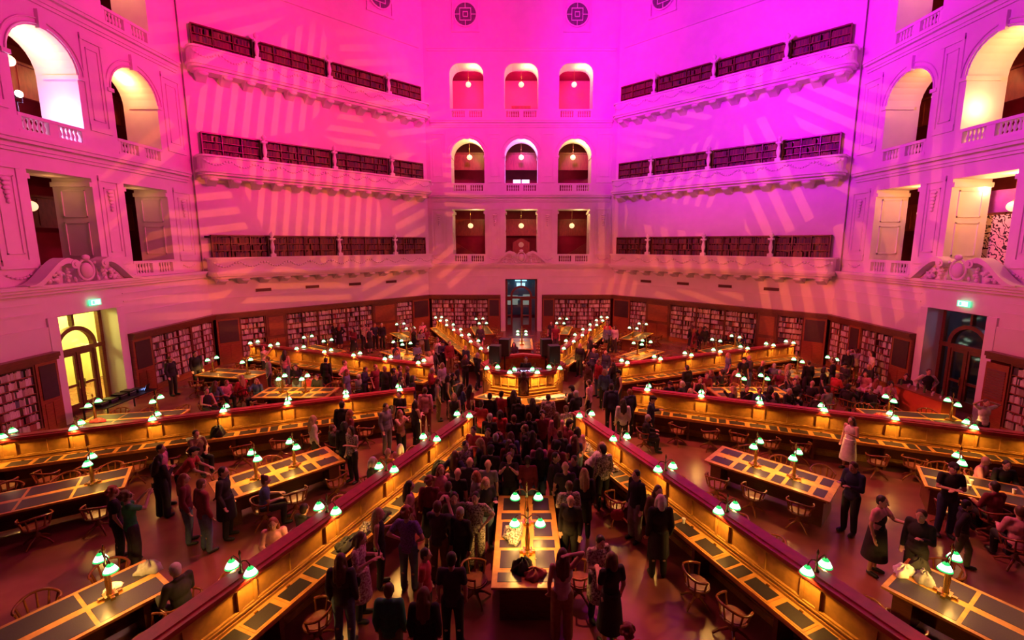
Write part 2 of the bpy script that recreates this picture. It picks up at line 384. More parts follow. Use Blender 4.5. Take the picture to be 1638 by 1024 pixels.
for th in (90, 180, 0):
    for li, lv in enumerate(LV):
        for bi, c in enumerate(BAYS):
            if li == 0 and bi == 1: continue
            x, y = wp(th, c, D0); 
            if not inview(x, y, lv['r'], 120): continue
            o = put(bal, used); at_wall(o, th, c, D0-.02, lv['b'])
            tag(o, 'pink-lit balustrade in the %s storey %s opening of the %s' % (LVN[li], BN[th][bi], WDESC[th]), 'balustrade', 'balustrades of the gallery openings')
# solid dado under the centre openings of the lowest storey
for th in (90, 180, 0):
    m = MB(); m.bx(-1.25, 1.25, D0, D0+.24, 5.34, 6.03)
    for c in (-6.3, -2.02, 2.02, 6.3):
        m.bx(c-.6, c+.6, D0-.08, D0+.02, 5.94, 6.05)
        for j in range(7):
            a = -1+j/3; m.ell((c+a*.38, D0-.03, 5.72-.12*(1-a*a)), (.08, .04, .05), 6, 4)
    tag(m.build('trim_dado_'+WALLN[th], plaster, None, (0,0,0), R(th-90)), kind='structure')

# scrolled pediments over the doors
def pediment():
    root = empty('scrolled_pediment')
    for s_ in (-1, 1):
        n = 16; top = []
        for i in range(n+1):
            u = i/n; x = 2.35-u*1.75; z = .95*(0.5-0.5*math.cos(PI*min(1, u*1.12)))-(.12*max(0, u-.85)/.15)
            top.append((s_*x, max(0.02, z)))
        inner = [(x*0.97, max(0, z-.17)) for x, z in top]
        m = MB()
        for i in range(n):
            (xa, za), (xb, zb) = top[i], top[i+1]; (xc, zc), (xd, zd) = inner[i], inner[i+1]
            p = [(xa, -.42, zc), (xb, -.42, zd), (xb, .1, zd), (xa, .1, zc), (xa, -.42, za+.03), (xb, -.42, zb+.03), (xb, .1, zb+.03), (xa, .1, za+.03)]
            if s_ > 0: p = [p[1], p[0], p[3], p[2], p[5], p[4], p[7], p[6]]
            m.hexa(p)
        for i in range(n):
            (xa, za), (xb, zb) = inner[i], inner[i+1]
            m.hexa([(xa, -.06, 0), (xb, -.06, 0), (xb, .1, 0), (xa, .1, 0), (xa, -.06, za+.01), (xb, -.06, zb+.01), (xb, .1, zb+.01), (xa, .1, za+.01)])
        m.cone((s_*.62, -.44, .72), (s_*.62, .1, .72), .17, .17, 14); m.cone((s_*.62, -.48, .72), (s_*.62, -.4, .72), .08, .08, 10)
        m.build('scroll', plaster, root)
        l = MB(); rr = random.Random(3)
        for j in range(26):
            u = rr.random(); x = .45+u*1.1; z = .08+rr.random()*(.72*(1-u)+.08)
            l.ell((s_*x, -.14-rr.random()*.08, z), (.05+.07*rr.random(), .06, .04+.05*rr.random()), 7, 5, rot=Matrix.Rotation(rr.random()*3, 3, 'Y'))
        l.build('carved_foliage', plaster, root)
    m = MB(); m.ell((0, -.22, .45), (.24, .14, .3), 14, 10)
    pts = [(.33*math.cos(2*PI*i/20), -.2, .47+.4*math.sin(2*PI*i/20)) for i in range(21)]; m.tube(pts, .05, 6)
    m.ell((0, -.25, .95), (.16, .1, .12), 10, 6); m.build('shield', plaster, root)
    return root
pd = pediment(); used = []
for th, txt in ((90, 'carved scrolled pediment with shield above the far glazed door'), (180, 'carved scrolled pediment above the yellow-lit left door'), (0, 'carved scrolled pediment above the dark glazed right door')):
    o = put(pd, used); at_wall(o, th, 0, 17.42, 5.33); tag(o, txt, 'pediment', 'pediments over the doors')

# doors
def door(th, glass, num, curtain=None):
    root = empty('door_%d' % num); m = MB()
    y0, y1 = -.08, .08
    for q in ((-1.25, -1.1, 0, 4.1), (1.1, 1.25, 0, 4.1), (-.82, -.7, 0, 2.6), (.7, .82, 0, 2.6), (-1.25, 1.25, 2.5, 2.68), (-1.25, 1.25, 4.0, 4.12), (-.05, .05, 3.55, 4.05), (-.04, .04, 0, 2.5)):
        e_ = .012 if q[1]-q[0] > 2 else 0
        m.bx(q[0], q[1], y0-e_, y1+e_, q[2], q[3])
    for ro in (.78,):
        n = 20
        for i in range(n):
            a, b = PI*i/n, PI*(i+1)/n
            m.hexa([(.7*math.cos(a), y0-.03, 2.68+.7*math.sin(a)), (.86*math.cos(a), y0-.03, 2.68+.86*math.sin(a)), (.86*math.cos(a), y1, 2.68+.86*math.sin(a)), (.7*math.cos(a), y1, 2.68+.7*math.sin(a)),
                    (.7*math.cos(b), y0-.03, 2.68+.7*math.sin(b)), (.86*math.cos(b), y0-.03, 2.68+.86*math.sin(b)), (.86*math.cos(b), y1, 2.68+.86*math.sin(b)), (.7*math.cos(b), y1, 2.68+.7*math.sin(b))])
    m.build('door_frame', timber, root)
    for s_ in (-1, 1):
        d = MB(); a, b = sorted((s_*.05, s_*.7)); d.bx(a, b, -.05, .03, 0, .4); d.bx(a, a+.09, -.05, .03, .4, 2.5); d.bx(b-.09, b, -.05, .03, .4, 2.5); d.bx(a, b, -.045, .025, 2.36, 2.5); d.bx(a, b, -.045, .025, 1.1, 1.2)
        d = d.build('door_leaf', timber, root)
        h = MB(); h.cone((s_*.12, -.1, 1.0), (s_*.12, -.1, 1.35), .018, .018, 6); h.build('handle', brass, d)
        if th == 90 and s_ == -1: d.location = (-.7, 0, 0); 
    g_ = MB(); g_.bx(-1.2, 1.2, -.01, .01, 0.0, 4.05); g_.build('window_pane', glass, root)
    return root
def glass_pane(name, tint, rough=0.05):
    m = bpy.data.materials.new(name); m.use_nodes = True; nt = m.node_tree; N = nt.nodes
    tr = N.new('ShaderNodeBsdfTransparent'); tr.inputs[0].default_value = (*tint, 1); gl = N.new('ShaderNodeBsdfGlossy'); gl.inputs['Roughness'].default_value = rough
    mx = N.new('ShaderNodeMixShader'); mx.inputs[0].default_value = .07
    nt.links.new(tr.outputs[0], mx.inputs[1]); nt.links.new(gl.outputs[0], mx.inputs[2]); nt.links.new(mx.outputs[0], N['Material Output'].inputs[0])
    return m
pane = glass_pane('clear_window_glass', (0.9, 0.95, 0.92))
for num, th in ((1, 180), (2, 90), (3, 0)):
    d = door(th, pane, num); at_wall(d, th, 0, 18.12, 0); tag(d, kind='structure')
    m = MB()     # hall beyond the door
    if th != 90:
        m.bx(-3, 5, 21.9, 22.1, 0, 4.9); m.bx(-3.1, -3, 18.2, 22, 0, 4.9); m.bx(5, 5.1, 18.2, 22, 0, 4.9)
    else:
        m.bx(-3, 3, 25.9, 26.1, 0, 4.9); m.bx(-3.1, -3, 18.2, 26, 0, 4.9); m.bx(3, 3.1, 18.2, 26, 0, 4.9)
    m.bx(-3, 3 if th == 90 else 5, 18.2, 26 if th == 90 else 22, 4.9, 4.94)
    if th == 180:
        m.bx(-.55, -.2, 21.5, 21.9, 0, 4.9); m.bx(.7, 1.1, 20.6, 21.9, 0, 4.9); m.bx(-3, 3, 21.75, 21.9, .9, 1.0)
        light('POINT', 'hall_light', (*wp(th, 0.2, 20.2), 4.3), 800, (1, .78, .18), size=.3); light('POINT', 'hall_light', (*wp(th, 3.2, 20.2), 4.0), 800, (1, .78, .18), size=.3)
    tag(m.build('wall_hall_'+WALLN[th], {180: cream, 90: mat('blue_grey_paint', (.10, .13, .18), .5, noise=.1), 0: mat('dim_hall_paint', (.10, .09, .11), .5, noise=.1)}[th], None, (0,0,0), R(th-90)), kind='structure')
# lit things seen through the far door and the right door
m = MB(); m.bx(-.55, .55, 25.7, 25.8, 3.3, 3.55); m.bx(-.4, .4, 25.7, 25.8, 2.7, 3.1); m.bx(-1.4, -.3, 25.7, 25.8, 1.0, 1.9, 1); m.bx(.2, .9, 25.7, 25.8, 1.0, 2.0, 1)
tag(m.build('lit_display', [mat('cool_display', (.5, .8, 1), .4, emit=(.45, .8, 1.0), es=2.0, noise=.05), mat('pale_hall_window', (.4, .45, .4), .5, emit=(.4, .42, .36), es=.5, noise=.2)], None, (0,0,0), 0), 'cool white lit display seen through the far door', 'display')
light('POINT', 'hall_light', (0, 22.5, 4.2), 90, (.4, .65, 1.0), size=.3)
light('POINT', 'hall_light', (19.8, 0, 4.2), 40, (.35, .55, 1.0), size=.3)

# exit signs
used = []; r0 = empty('exit_sign'); m = MB(); m.bx(-.24, .24, -.06, .0, -.12, .12); m.build('sign_box', exit_m, r0)
m = MB(); m.bx(-.19, .19, -.064, -.06, -.09, .09); m.build('sign_face', exit_w, r0)
m = MB(); m.bx(-.15, -.05, -.07, -.064, -.07, .07); m.ell((.04, -.068, .05), (.016, .004, .016), 6, 4); m.tube([(.03, -.067, .03), (.0, -.067, -.015), (.03, -.067, -.07)], .008, 4); m.tube([(.0, -.067, -.015), (-.03, -.067, -.06)], .008, 4); m.tube([(.06, -.067, .02), (.09, -.067, .0)], .006, 4); m.tube([(.1, -.067, 0), (.16, -.067, 0)], .008, 4)
m.build('running_figure', exit_m, r0)
for th, t, z, txt in ((180, .28, 4.48, 'green lit exit sign above the yellow-lit left door'), (0, .32, 4.48, 'green lit exit sign above the dark right door')):
    o = put(r0, used); at_wall(o, th, t, 17.34, z); tag(o, txt, 'sign', 'exit signs')

# ventilation grilles on the diagonal walls
used = []; r0 = empty('vent_grille'); m = MB(); m.bx(-.42, .42, -.03, .01, -.09, .09); m.build('grille_frame', timber, r0)
for i in range(4):
    m = MB(); m.bx(-.38, .38, -.045, -.03, -.07+.04*i, -.055+.04*i); m.build('slat', vent_m, r0)
for th, nm in ((135, 'far left'), (45, 'far right')):
    for i, t in enumerate((-4.45, -1.6, 1.25, 4.0)):
        o = put(r0, used); at_wall(o, th, t, 17.40, 4.1)
        tag(o, 'dark slotted vent under the %s balcony, %s from its left end' % (nm, ('first', 'second', 'third', 'fourth')[i]), 'vent', 'wall vents')

# balconies on the diagonal walls
def balcony():
    root = empty('balcony')
    L_ = 7.15; F = -.95
    def outline(f, l): # rounded front corners
        pts = [(-l, 0)]; r = .45
        for i in range(6): a = PI+PI/2*i/5; pts.append((-l+r+r*math.cos(a), f+r+r*math.sin(a)))
        for i in range(6): a = -PI/2+PI/2*i/5; pts.append((l-r+r*math.cos(a), f+r+r*math.sin(a)))
        pts.append((l, 0)); return pts
    m = MB(); m.slab(outline(F, L_), -.72, -.02); m.build('parapet', plaster, root)
    m = MB(); m.slab(outline(F-.08, L_+.08), -.06, .04); m.slab(outline(F-.12, L_+.1), -.86, -.72); m.slab(outline(F-.04, L_+.04), -.98, -.86); m.slab(outline(F+.15, L_-.12), -1.12, -.98); m.build('moulding', plaster, root)
    m = MB()
    for j in range(11):      # swags
        c = -6.5+1.3*j
        for i in range(9):
            a = -1+i/4; m.ell((c+a*.5, F-.02, -.25-.22*(1-a*a)), (.075, .035, .05), 6, 4)
        m.ell((c+.65, F-.02, -.25), (.07, .05, .09), 6, 4)
    m.build('swag_ornament', plaster, root)
    bm = MB()
    bm.hexa([(-.22, -.75, -1.18), (.22, -.75, -1.18), (.22, 0, -1.5), (-.22, 0, -1.5), (-.3, -.85, -1.12), (.3, -.85, -1.12), (.3, 0, -1.12), (-.3, 0, -1.12)])
    bm.ell((0, -.72, -1.2), (.24, .12, .12), 8, 5); me = bm.mesh('bracket', plaster)
    for j in range(13):
        o = bpy.data.objects.new('bracket', me); COL.objects.link(o); o.parent = root; o.location = (-6.6+1.1*j, 0, 0)
    return root
def balcony_post():
    root = empty('balcony_post'); m = MB()
    m.bx(-.14, .14, -.12, .12, 0, .22); m.lathe([(.10, .22), (.06, .3), (.11, .5), (.12, .62), (.07, .85), (.06, .95), (.12, 1.02)], n=10); m.bx(-.15, .15, -.12, .12, 1.02, 1.12); m.build('pier', plaster, root)
    m = MB(); m.lathe([(.05, 1.12), (.05, 1.16), (.13, 1.26), (.14, 1.36), (.08, 1.42), (.02, 1.5)], n=10); m.build('urn', plaster, root); return root
bc = balcony(); bp_ = balcony_post(); u1 = []; u2 = []
for th, nm in ((135, 'far left'), (45, 'far right')):
    for li, z in enumerate((6.03, 11.42, 16.75)):
        o = put(bc, u1); at_wall(o, th, 0, 17.42, z); tag(o, '%s balcony of the %s wall with curved ends' % (LVN[li], nm), 'balcony', 'balconies with bookshelves')
        for i, t in enumerate((-4.0, 0.0, 4.0)):
            o = put(bp_, u2); at_wall(o, th, t, 16.62, z); tag(o, 'white urn-topped post %s on the %s balcony of the %s wall' % (('first from left', 'in the middle', 'first from right')[i], LVN[li], nm), 'post', 'urn posts on the balconies')
        m = MB()

# pendant globes in the galleries
def pendant():
    root = empty('pendant_lamp')
    m = MB(); m.cone((0, 0, .17), (0, 0, 1.15), .012, .012, 5); m.build('rod', brass, root)
    m = MB(); m.ell((0, 0, 0), (.21, .21, .2), 14, 10); m.build('globe', globe_glass, root)
    m = MB(); m.lathe([(.05, .16), (.07, .19), (.03, .25)], n=8); m.build('cap', brass, root); return root
pn = pendant(); used = []
for th in (90, 180, 0):
    for li, z in enumerate((8.25, 13.5, 18.85)):
        for bi, c in enumerate(BAYS):
            o = put(pn, used); at_wall(o, th, c, 19.0, z)
            x, y = wp(th, c, 19.1)
            if not inview(x, y, z, 60): bpy.data.objects.remove(o) if False else None
            tag(o, 'glowing globe lamp in the %s storey %s opening of the %s' % (LVN[li], BN[th][bi], WDESC[th]), 'pendant lamp', 'globe pendants in the gallery openings')
            # ceiling downlight beside each globe
            P, colr = 40, (1, .42, .12)
            if th == 0: P = 210 if bi > 0 else 110; colr = (1, .36, .10)
            if th == 180: P = {0: 6, 1: 130, 2: 110}[li]
            if th == 90: P = {0: 35, 1: 130, 2: 70}[li]; colr = (1, .6, .2)
            if th == 90 and li == 1 and bi == 1: colr = (1, .35, .9)
            if bi != 1 or li == 2 or th != 90: light('POINT', 'landing_fill', (*wp(th, c, 21.2), z+.3 if li == 2 else z-.6), ({90: (60, 45, 170), 180: (12, 25, 25), 0: (25, 30, 40)}[th])[li], (1, .03 if li < 2 else 0, .12 if li < 2 else .28), size=.15)  # unseen red fill, added to brighten the gallery interior
            zt = LV[li]['t']-.35
            light('POINT', 'gallery_light', (*wp(th, c+.5, 18.6 if th != 90 else 18.3), zt), P, colr, size=.08)
# stage light and its wash in the left wall's middle opening
def stage_light(th, t, d, z, aim, colr, P, label, es=30, hue=(1, .8, .5)):
    root = empty('stage_light', (*wp(th, t, d), z))
    m = MB(); m.cone((0, 0, 0), (0, -.28, 0), .12, .14, 12); m.build('lamp_body', black, root)
    m = MB(); m.cone((0, -.281, 0), (0, -.29, 0), .12, .12, 12); m.build('lens', mat('stage_lens_'+str(int(t*10)), (1, .9, .7), .3, emit=hue, es=es, noise=.01), root)
    m = MB(); m.tube([(-.15, -.1, 0), (-.15, -.1, -.25), (.15, -.1, -.25), (.15, -.1, 0)], .015, 5); m.cone((0, -.1, -.25), (0, -.1, -.9), .02, .02, 6); m.build('yoke', black, root)
    d = Vector(aim)-root.location; root.rotation_euler = (0, 0, math.atan2(d.x, -d.y)); tag(root, label, 'stage light')
    light('SPOT', 'stage_beam', tuple(root.location+d.normalized()*.35), P, colr, aim, .08, 140, .6)
stage_light(180, -.35, 18.6, 12.2, (-2, -6, 9), (1, .55, .3), 120, 'bright amber stage light flaring in the left wall arch')
light('POINT', 'stage_glow', (*wp(180, .3, 18.3), 11.9), 170, (.8, .40, 1.0), size=.1)
light('POINT', 'stage_glow', (*wp(0, -.75, 18.2), 12.2), 60, (1, .62, .25), size=.06)
# purple lit equipment in the centre opening of the far wall
m = MB()
m.bx(-.62, -.05, 18.2, 18.3, 11.45, 11.7); tag(m.build('stage_display', mat('violet_panel', (.8, .5, 1), .4, emit=(.9, .55, 1), es=3, noise=.05)), 'left of two glowing violet light panels in far wall arch', 'light panel', 'violet panels')
m = MB(); m.bx(.05, .62, 18.2, 18.3, 11.45, 11.7); tag(m.build('stage_display', MATS['violet_panel']), 'right of two glowing violet light panels in far wall arch', 'light panel', 'violet panels')
light('POINT', 'stage_glow', (0, 18.6, 11.9), 45, (.55, .15, 1.0), size=.1)

m = MB(); m.bx(-8, 8, 22.7, 22.8, 15.95, 20.4); tag(m.build('wall_upper_gallery', mat('pink_lit_plaster', (.55, .20, .26), .6, noise=.06)), kind='structure')  # pink of the magenta light is put into this wall's colour
# what stands in the galleries: stairs, timber fronts, doors
for th in (90, 180, 0):
    for li, z in enumerate((5.2, 10.5)):
        m = MB(); m.bx(-8, 8, 20.6, 20.75, z+2.3, z+3.55); m.bx(-8, 8, 20.5, 20.8, z+3.55, z+3.65)
        for i in range(13): m.bx(-7.8+1.2*i, -7.75+1.2*i, 20.57, 20.6, z+2.4, z+3.5)
        tag(m.build('trim_landing_%s' % WALLN[th], gallery_wood, None, (0,0,0), R(th-90)), kind='structure')
        for s_ in (-1, 1):
            m = MB(); m.hexa([(s_*2.6, 21.0, z), (s_*2.7, 21.0, z), (s_*2.7, 21.2, z), (s_*2.6, 21.2, z), (s_*6.2, 21.0, z), (s_*6.2, 21.0, z+2.1), (s_*6.2, 21.2, z+2.1), (s_*6.2, 21.2, z)])
            if th == 90: tag(m.build('trim_stair_%s' % WALLN[th], maroon, None, (0,0,0), R(th-90)), kind='structure')
# clock-topped cabinet in the centre opening
m = MB(); m.bx(-.7, .7, 20.0, 20.4, 5.2, 6.9); m.prism([(-.75, 6.9), (.75, 6.9), (0, 7.3)], 19.98, 20.42)
cb = m.build('clock_case', gallery_wood); m = MB(); m.cone((0, 19.97, 6.75), (0, 19.94, 6.75), .22, .22, 16); m.build('clock_face', plaster, cb); tag(cb, 'gabled timber clock case behind the far wall centre opening', 'clock')
m = MB(); m.bx(-.8, .8, 22.8, 22.95, 15.9, 18.3); m.v = [(x, y-.35, z) for x, y, z in m.v]; d = m.build('door_4', gallery_wood); tag(d, kind='structure')
for t in (-3.1, -1.2, 1.2, 3.1):
    pass
for t in (-2.5, 2.5):
    m = MB(); m.cone((t, 22.72, 16.9), (t, 22.6, 16.9), .8, .8, 24); tag(m.build('window_5', lead), kind='structure')
# patterned screen and banner in the right wall centre opening
def screen_mat():
    m = bpy.data.materials.new('leaf_pattern'); m.use_nodes = True; nt = m.node_tree; N = nt.nodes; L = nt.links
    tc = N.new('ShaderNodeTexCoord'); t = N.new('ShaderNodeTexWave'); t.wave_type = 'BANDS'; t.bands_direction = 'DIAGONAL'; t.inputs['Scale'].default_value = 2.2; t.inputs['Distortion'].default_value = 14; t.inputs['Detail'].default_value = 2; t.inputs['Detail Scale'].default_value = 1.6
    L.new(tc.outputs['Object'], t.inputs['Vector']); cr = N.new('ShaderNodeValToRGB'); L.new(t.outputs['Fac'], cr.inputs[0]); cr.color_ramp.interpolation = 'CONSTANT'
    cr.color_ramp.elements[0].color = (.03, .01, .01, 1); cr.color_ramp.elements[1].color = (.85, .7, .55, 1); cr.color_ramp.elements[1].position = .3
    L.new(cr.outputs[0], N['Principled BSDF'].inputs['Base Color']); return m
light('POINT', 'gallery_light', (*wp(0, -1.2, 19.0), 9.0), 60, (1, .45, .2), size=.1)
m = MB(); m.bx(-2.0, -.4, 19.6, 19.66, 5.25, 8.0); tag(m.build('patterned_screen', screen_mat(), None, (0,0,0), R(-90)), 'pale screen with dark leaf cut-outs in the right wall opening', 'screen')
m = MB(); m.bx(-2.0, -.35, 19.6, 19.66, 8.1, 9.0); tag(m.build('banner', mat('purple_cloth', (.3, .04, .45), .7, noise=.3, nscale=3), None, (0,0,0), R(-90)), 'purple banner above the patterned screen in the right wall', 'banner')
# small wall camera
root = empty('security_camera'); m = MB(); m.bx(-.09, .09, -.34, -.05, -.06, .05); m.build('camera_body', black, root); m = MB(); m.cone((0, 0, .02), (0, -.12, .02), .03, .03, 6); m.build('bracket', plaster, root)
at_wall(root, 135, -7.0, 17.35, 7.2); root.rotation_euler.z = R(20); tag(root, 'small dark security camera on the wall left of the lowest left balcony', 'camera')

# ------------------------------------------------------------------ books and bookcases
BC = [(.30,.24,.20), (.42,.36,.30), (.55,.50,.44), (.62,.58,.52), (.34,.10,.08), (.16,.06,.05), (.10,.12,.16), (.48,.40,.28), (.08,.07,.07), (.70,.66,.62), (.45,.03,.02)]
bookm = [mat('book_cloth_%s' % nm, c, .7, noise=.15, nscale=30) for nm, c in zip(('tan', 'buff', 'cream', 'ivory', 'red', 'brown', 'navy', 'ochre', 'black', 'white', 'scarlet'), BC)]
dim_bookm = [mat('dim_leather_%d' % i, c, .6, noise=.2, nscale=30) for i, c in enumerate(((.12, .03, .025), (.16, .045, .03), (.07, .025, .02), (.05, .04, .08), (.20, .08, .04), (.025, .02, .02)))]  # balcony books: dark leather tones, deepened for the weaker light up there
BW = [8, 10, 12, 12, 4, 5, 3, 7, 5, 9, .5]
stuff = MB(); NB = []          # NB: individually built books
brnd = random.Random(11)
def book_row(th, t0, t1, d, z, hmax, singles=None, depth=.17, big=.043):
    t = t0
    lastm = 2
    while t < t1-.03:
        wd = brnd.uniform(.6, 1.35)*big; h = hmax*brnd.uniform(.72, .97)
        if brnd.random() < .04: t += brnd.uniform(.03, .12); continue
        if t+wd > t1: break
        if brnd.random() < .6: lastm = brnd.choices(range(11), BW)[0]
        if z > 5: lastm = 11+brnd.choices(range(6), [8, 8, 5, 2, 3, 3])[0]
        elif lastm > 10: lastm = 2
        if singles is not None and len(NB) < 300: NB.append((th, t+wd/2, d, z, wd*.94, depth, h, lastm, singles))
        else:
            ps = []
            for zz in (z, z+h):
                for tt, dd in ((t, d), (t+wd*.94, d), (t+wd*.94, d+depth), (t, d+depth)): x, y = wp(th, tt, dd); ps.append((x, y, zz))
            stuff.hexa(ps, lastm)
        t += wd
def bookcase(th, t0, t1, label, singles=None, nsh=7, H=2.62, z0=0.0, d0=17.22, name='bookcase', base=.28, fill=True, nd=None):
    """t in wall coordinates; ONE case = side panels, back, shelves, plinth"""
    root = empty(name); w_ = t1-t0; x, y = wp(th, (t0+t1)/2, d0); root.location = (x, y, z0); root.rotation_euler = (0, 0, R(th-90))
    D = .42 if z0 < 1 else .30
    m = MB(); m.bx(-w_/2, -w_/2+.05, 0, D, 0, H); m.bx(w_/2-.05, w_/2, 0, D, 0, H); m.bx(-w_/2, w_/2, D-.03, D, 0, H)
    m.bx(-w_/2, w_/2, -.01, D, H-.07, H); m.build('carcass', timber, root)
    if base: m = MB(); m.bx(-w_/2, w_/2, -.03, D, 0, base); m.build('plinth', timber_red, root)
    sp = (H-.07-base)/nsh
    me = None
    for i in range(1, nsh) if nsh > 1 else ():
        if me is None: mm = MB(); mm.bx(-w_/2+.05, w_/2-.05, .02, D-.03, -.012, .012); me = mm.mesh('shelf', timber_red)
        o = bpy.data.objects.new('shelf', me); COL.objects.link(o); o.parent = root; o.location = (0, 0, base+sp*i)
    nv = max(1, round(w_/.95))
    if nv > 1:
        m = MB(); m.bx(-.015, .015, .0, D-.03, base, H-.07); me2 = m.mesh('divider', timber)
        for i in range(1, nv): o = bpy.data.objects.new('divider', me2); COL.objects.link(o); o.parent = root; o.location = (-w_/2+w_*i/nv, 0, 0)
    tag(root, label, 'bookcase', 'bookcases around the walls')
    for i in range(nsh):
        for j in range(nv):
            a = t0+w_*j/nv+.05; b = t0+w_*(j+1)/nv-.04
            book_row(th, a, b, d0+.06, z0+base+sp*i+.013, sp-.04, (singles, nsh-i, j) if singles else None)
    return root
def cabinet(th, t0, t1, label, dark=True, H=2.62):
    root = empty('wall_cabinet'); w_ = t1-t0; x, y = wp(th, (t0+t1)/2, 17.2); root.location = (x, y, 0); root.rotation_euler = (0, 0, R(th-90))
    m = MB(); m.bx(-w_/2, w_/2, 0, .45, 0, H); m.build('body', timber_red if dark else timber, root)
    m = MB()
    if dark: m.bx(-w_/2+.1, w_/2-.1, -.025, 0, 1.25, 2.5); m.build('notice_board', vent_m, root)
    else: m.bx(-w_/2+.15, w_/2-.15, -.025, 0, 1.3, 2.45); m.build('door_panel', timber_red, root)
    m = MB(); m.bx(-w_/2+.12, -.02, -.02, 0, .15, 1.1); m.bx(.02, w_/2-.12, -.02, 0, .15, 1.1); m.build('lower_door', timber_red, root)
    if not dark: m = MB(); m.ell((w_/2-.2, -.04, 1.2), (.03, .03, .03), 6, 4); m.build('knob', brass, root)
    tag(root, label, 'cabinet', 'timber panels between the bookcases'); return root
# nearest first, so the single books are those that show largest
bookcase(180, -3.75, -2.45, 'tall bookcase at the left edge of the photo', 'bookcase at left edge')
bookcase(0, 2.45, 3.75, 'tall bookcase at the right edge beyond the louvred cabinet', 'bookcase at right edge')
bookcase(180, 2.7, 5.3, 'tall bookcase on left wall, nearer the lit door'); bookcase(180, 5.32, 7.0, 'tall bookcase on left wall in the corner farthest from the lit door')
cabinet(180, 1.66, 2.68, 'timber cabinet with black board right of the yellow-lit door'); cabinet(180, -2.43, -1.66, 'timber cabinet with black board left of the yellow-lit door')
bookcase(0, -7.0, -5.5, 'narrow tall bookcase on right wall in the far corner'); cabinet(0, -5.48, -4.7, 'timber cabinet with black board on the right wall far from the door'); bookcase(0, -4.68, -2.7, 'tall bookcase on right wall near the dark glazed door'); cabinet(0, -2.68, -1.66, 'timber cabinet with black board beside the dark glazed door')
bookcase(180, -6.9, -3.77, 'wide bookcase on left wall beyond the one at the left edge'); bookcase(0, 3.77, 6.9, 'wide bookcase on right wall beyond the one at the right edge')
cells = [('c', -7.05, -5.9), ('b', -5.88, -4.55), ('w', -4.53, -3.4), ('b', -3.38, -1.45), ('b', -1.43, .45), ('b', .47, 2.35), ('w', 2.37, 4.2), ('b', 4.22, 5.6), ('c', 5.62, 7.05)]
ordn = ('first', 'second', 'third', 'fourth', 'fifth', 'sixth')
for th, nm, mir in ((135, 'far left wall', 1), (45, 'far right wall', -1)):
    nb = nc = 0
    for kd, a, b in sorted([(k_, *sorted((mir*a, mir*b))) for k_, a, b in cells], key=lambda q: q[1]):
        if kd == 'b': bookcase(th, a, b, 'tall bookcase on the %s under the balcony, %s from left' % (nm, ordn[nb])); nb += 1
        else: cabinet(th, a, b, 'timber %s on the %s, %s from left' % ('cabinet with black board' if kd == 'c' else 'panelled door cabinet', nm, ordn[nc]), kd == 'c'); nc += 1
bookcase(90, -7.0, -2.6, 'wide tall bookcase on far wall left of the door'); cabinet(90, -2.58, -1.66, 'timber cabinet with black board just left of the far door')
bookcase(90, 2.6, 7.0, 'wide tall bookcase on far wall right of the door'); cabinet(90, 1.66, 2.58, 'timber cabinet with black board just right of the far door')
for th, nm in ((135, 'far left'), (45, 'far right')):
    for li, z in enumerate((6.03, 11.42, 16.75)):
        for i, (a, b) in enumerate(((-6.9, -4.05), (-3.95, -.05), (.05, 3.95), (4.05, 6.85))):
            bookcase(th, a, b, 'low bookcase on the %s balcony of the %s wall, %s from left' % (LVN[li], nm, ordn[i]), None, 3, 1.28, z, 17.1, base=.02)
tag(stuff.build('books', bookm+dim_bookm), 'rows of pale, brown and red books filling the distant bookcases', 'books', kind='stuff')
bmesh_cache = {}
cnt = {}
for th, t, d, z, wd, dp, h, mi, (nm, sh, col) in NB:
    me = bpy.data.meshes.get('book_mesh_%d' % mi)
    if not me: mm = MB(); mm.bx(-.5, .5, 0, 1, 0, 1); me = mm.mesh('book_mesh_%d' % mi, bookm[mi])
    o = bpy.data.objects.new('book', me); COL.objects.link(o); at_wall(o, th, t, d, z); o.scale = (wd, dp, h)
    key = (nm, sh); cnt[key] = cnt.get(key, 0)+1
    cn = ('tan', 'buff', 'cream', 'ivory', 'dark red', 'brown', 'navy', 'ochre', 'black', 'white', 'scarlet')[mi]
    sn = ('top', 'second', 'third', 'fourth', 'fifth', 'sixth', 'lowest')[sh-1]
    tag(o, '%s book, %d from left on the %s shelf, %s' % (cn, cnt[key], sn, nm), 'book', 'books in the '+nm)
t_louv = empty('louvred_cabinet'); m = MB(); m.bx(-.4, .4, 0, .45, 0, 2.5); m.build('body', timber_red, t_louv)
for i in range(11): m = MB(); m.hexa([(-.32, -.03, 1.2+.1*i), (.32, -.03, 1.2+.1*i), (.32, 0, 1.2+.1*i), (-.32, 0, 1.2+.1*i), (-.32, -.01, 1.27+.1*i), (.32, -.01, 1.27+.1*i), (.32, 0, 1.27+.1*i), (-.32, 0, 1.27+.1*i)]); m.build('slat', timber, t_louv)
at_wall(t_louv, 0, 2.02, 17.2, 0); tag(t_louv, 'timber cabinet with louvred door right of the dark glazed door', 'cabinet')

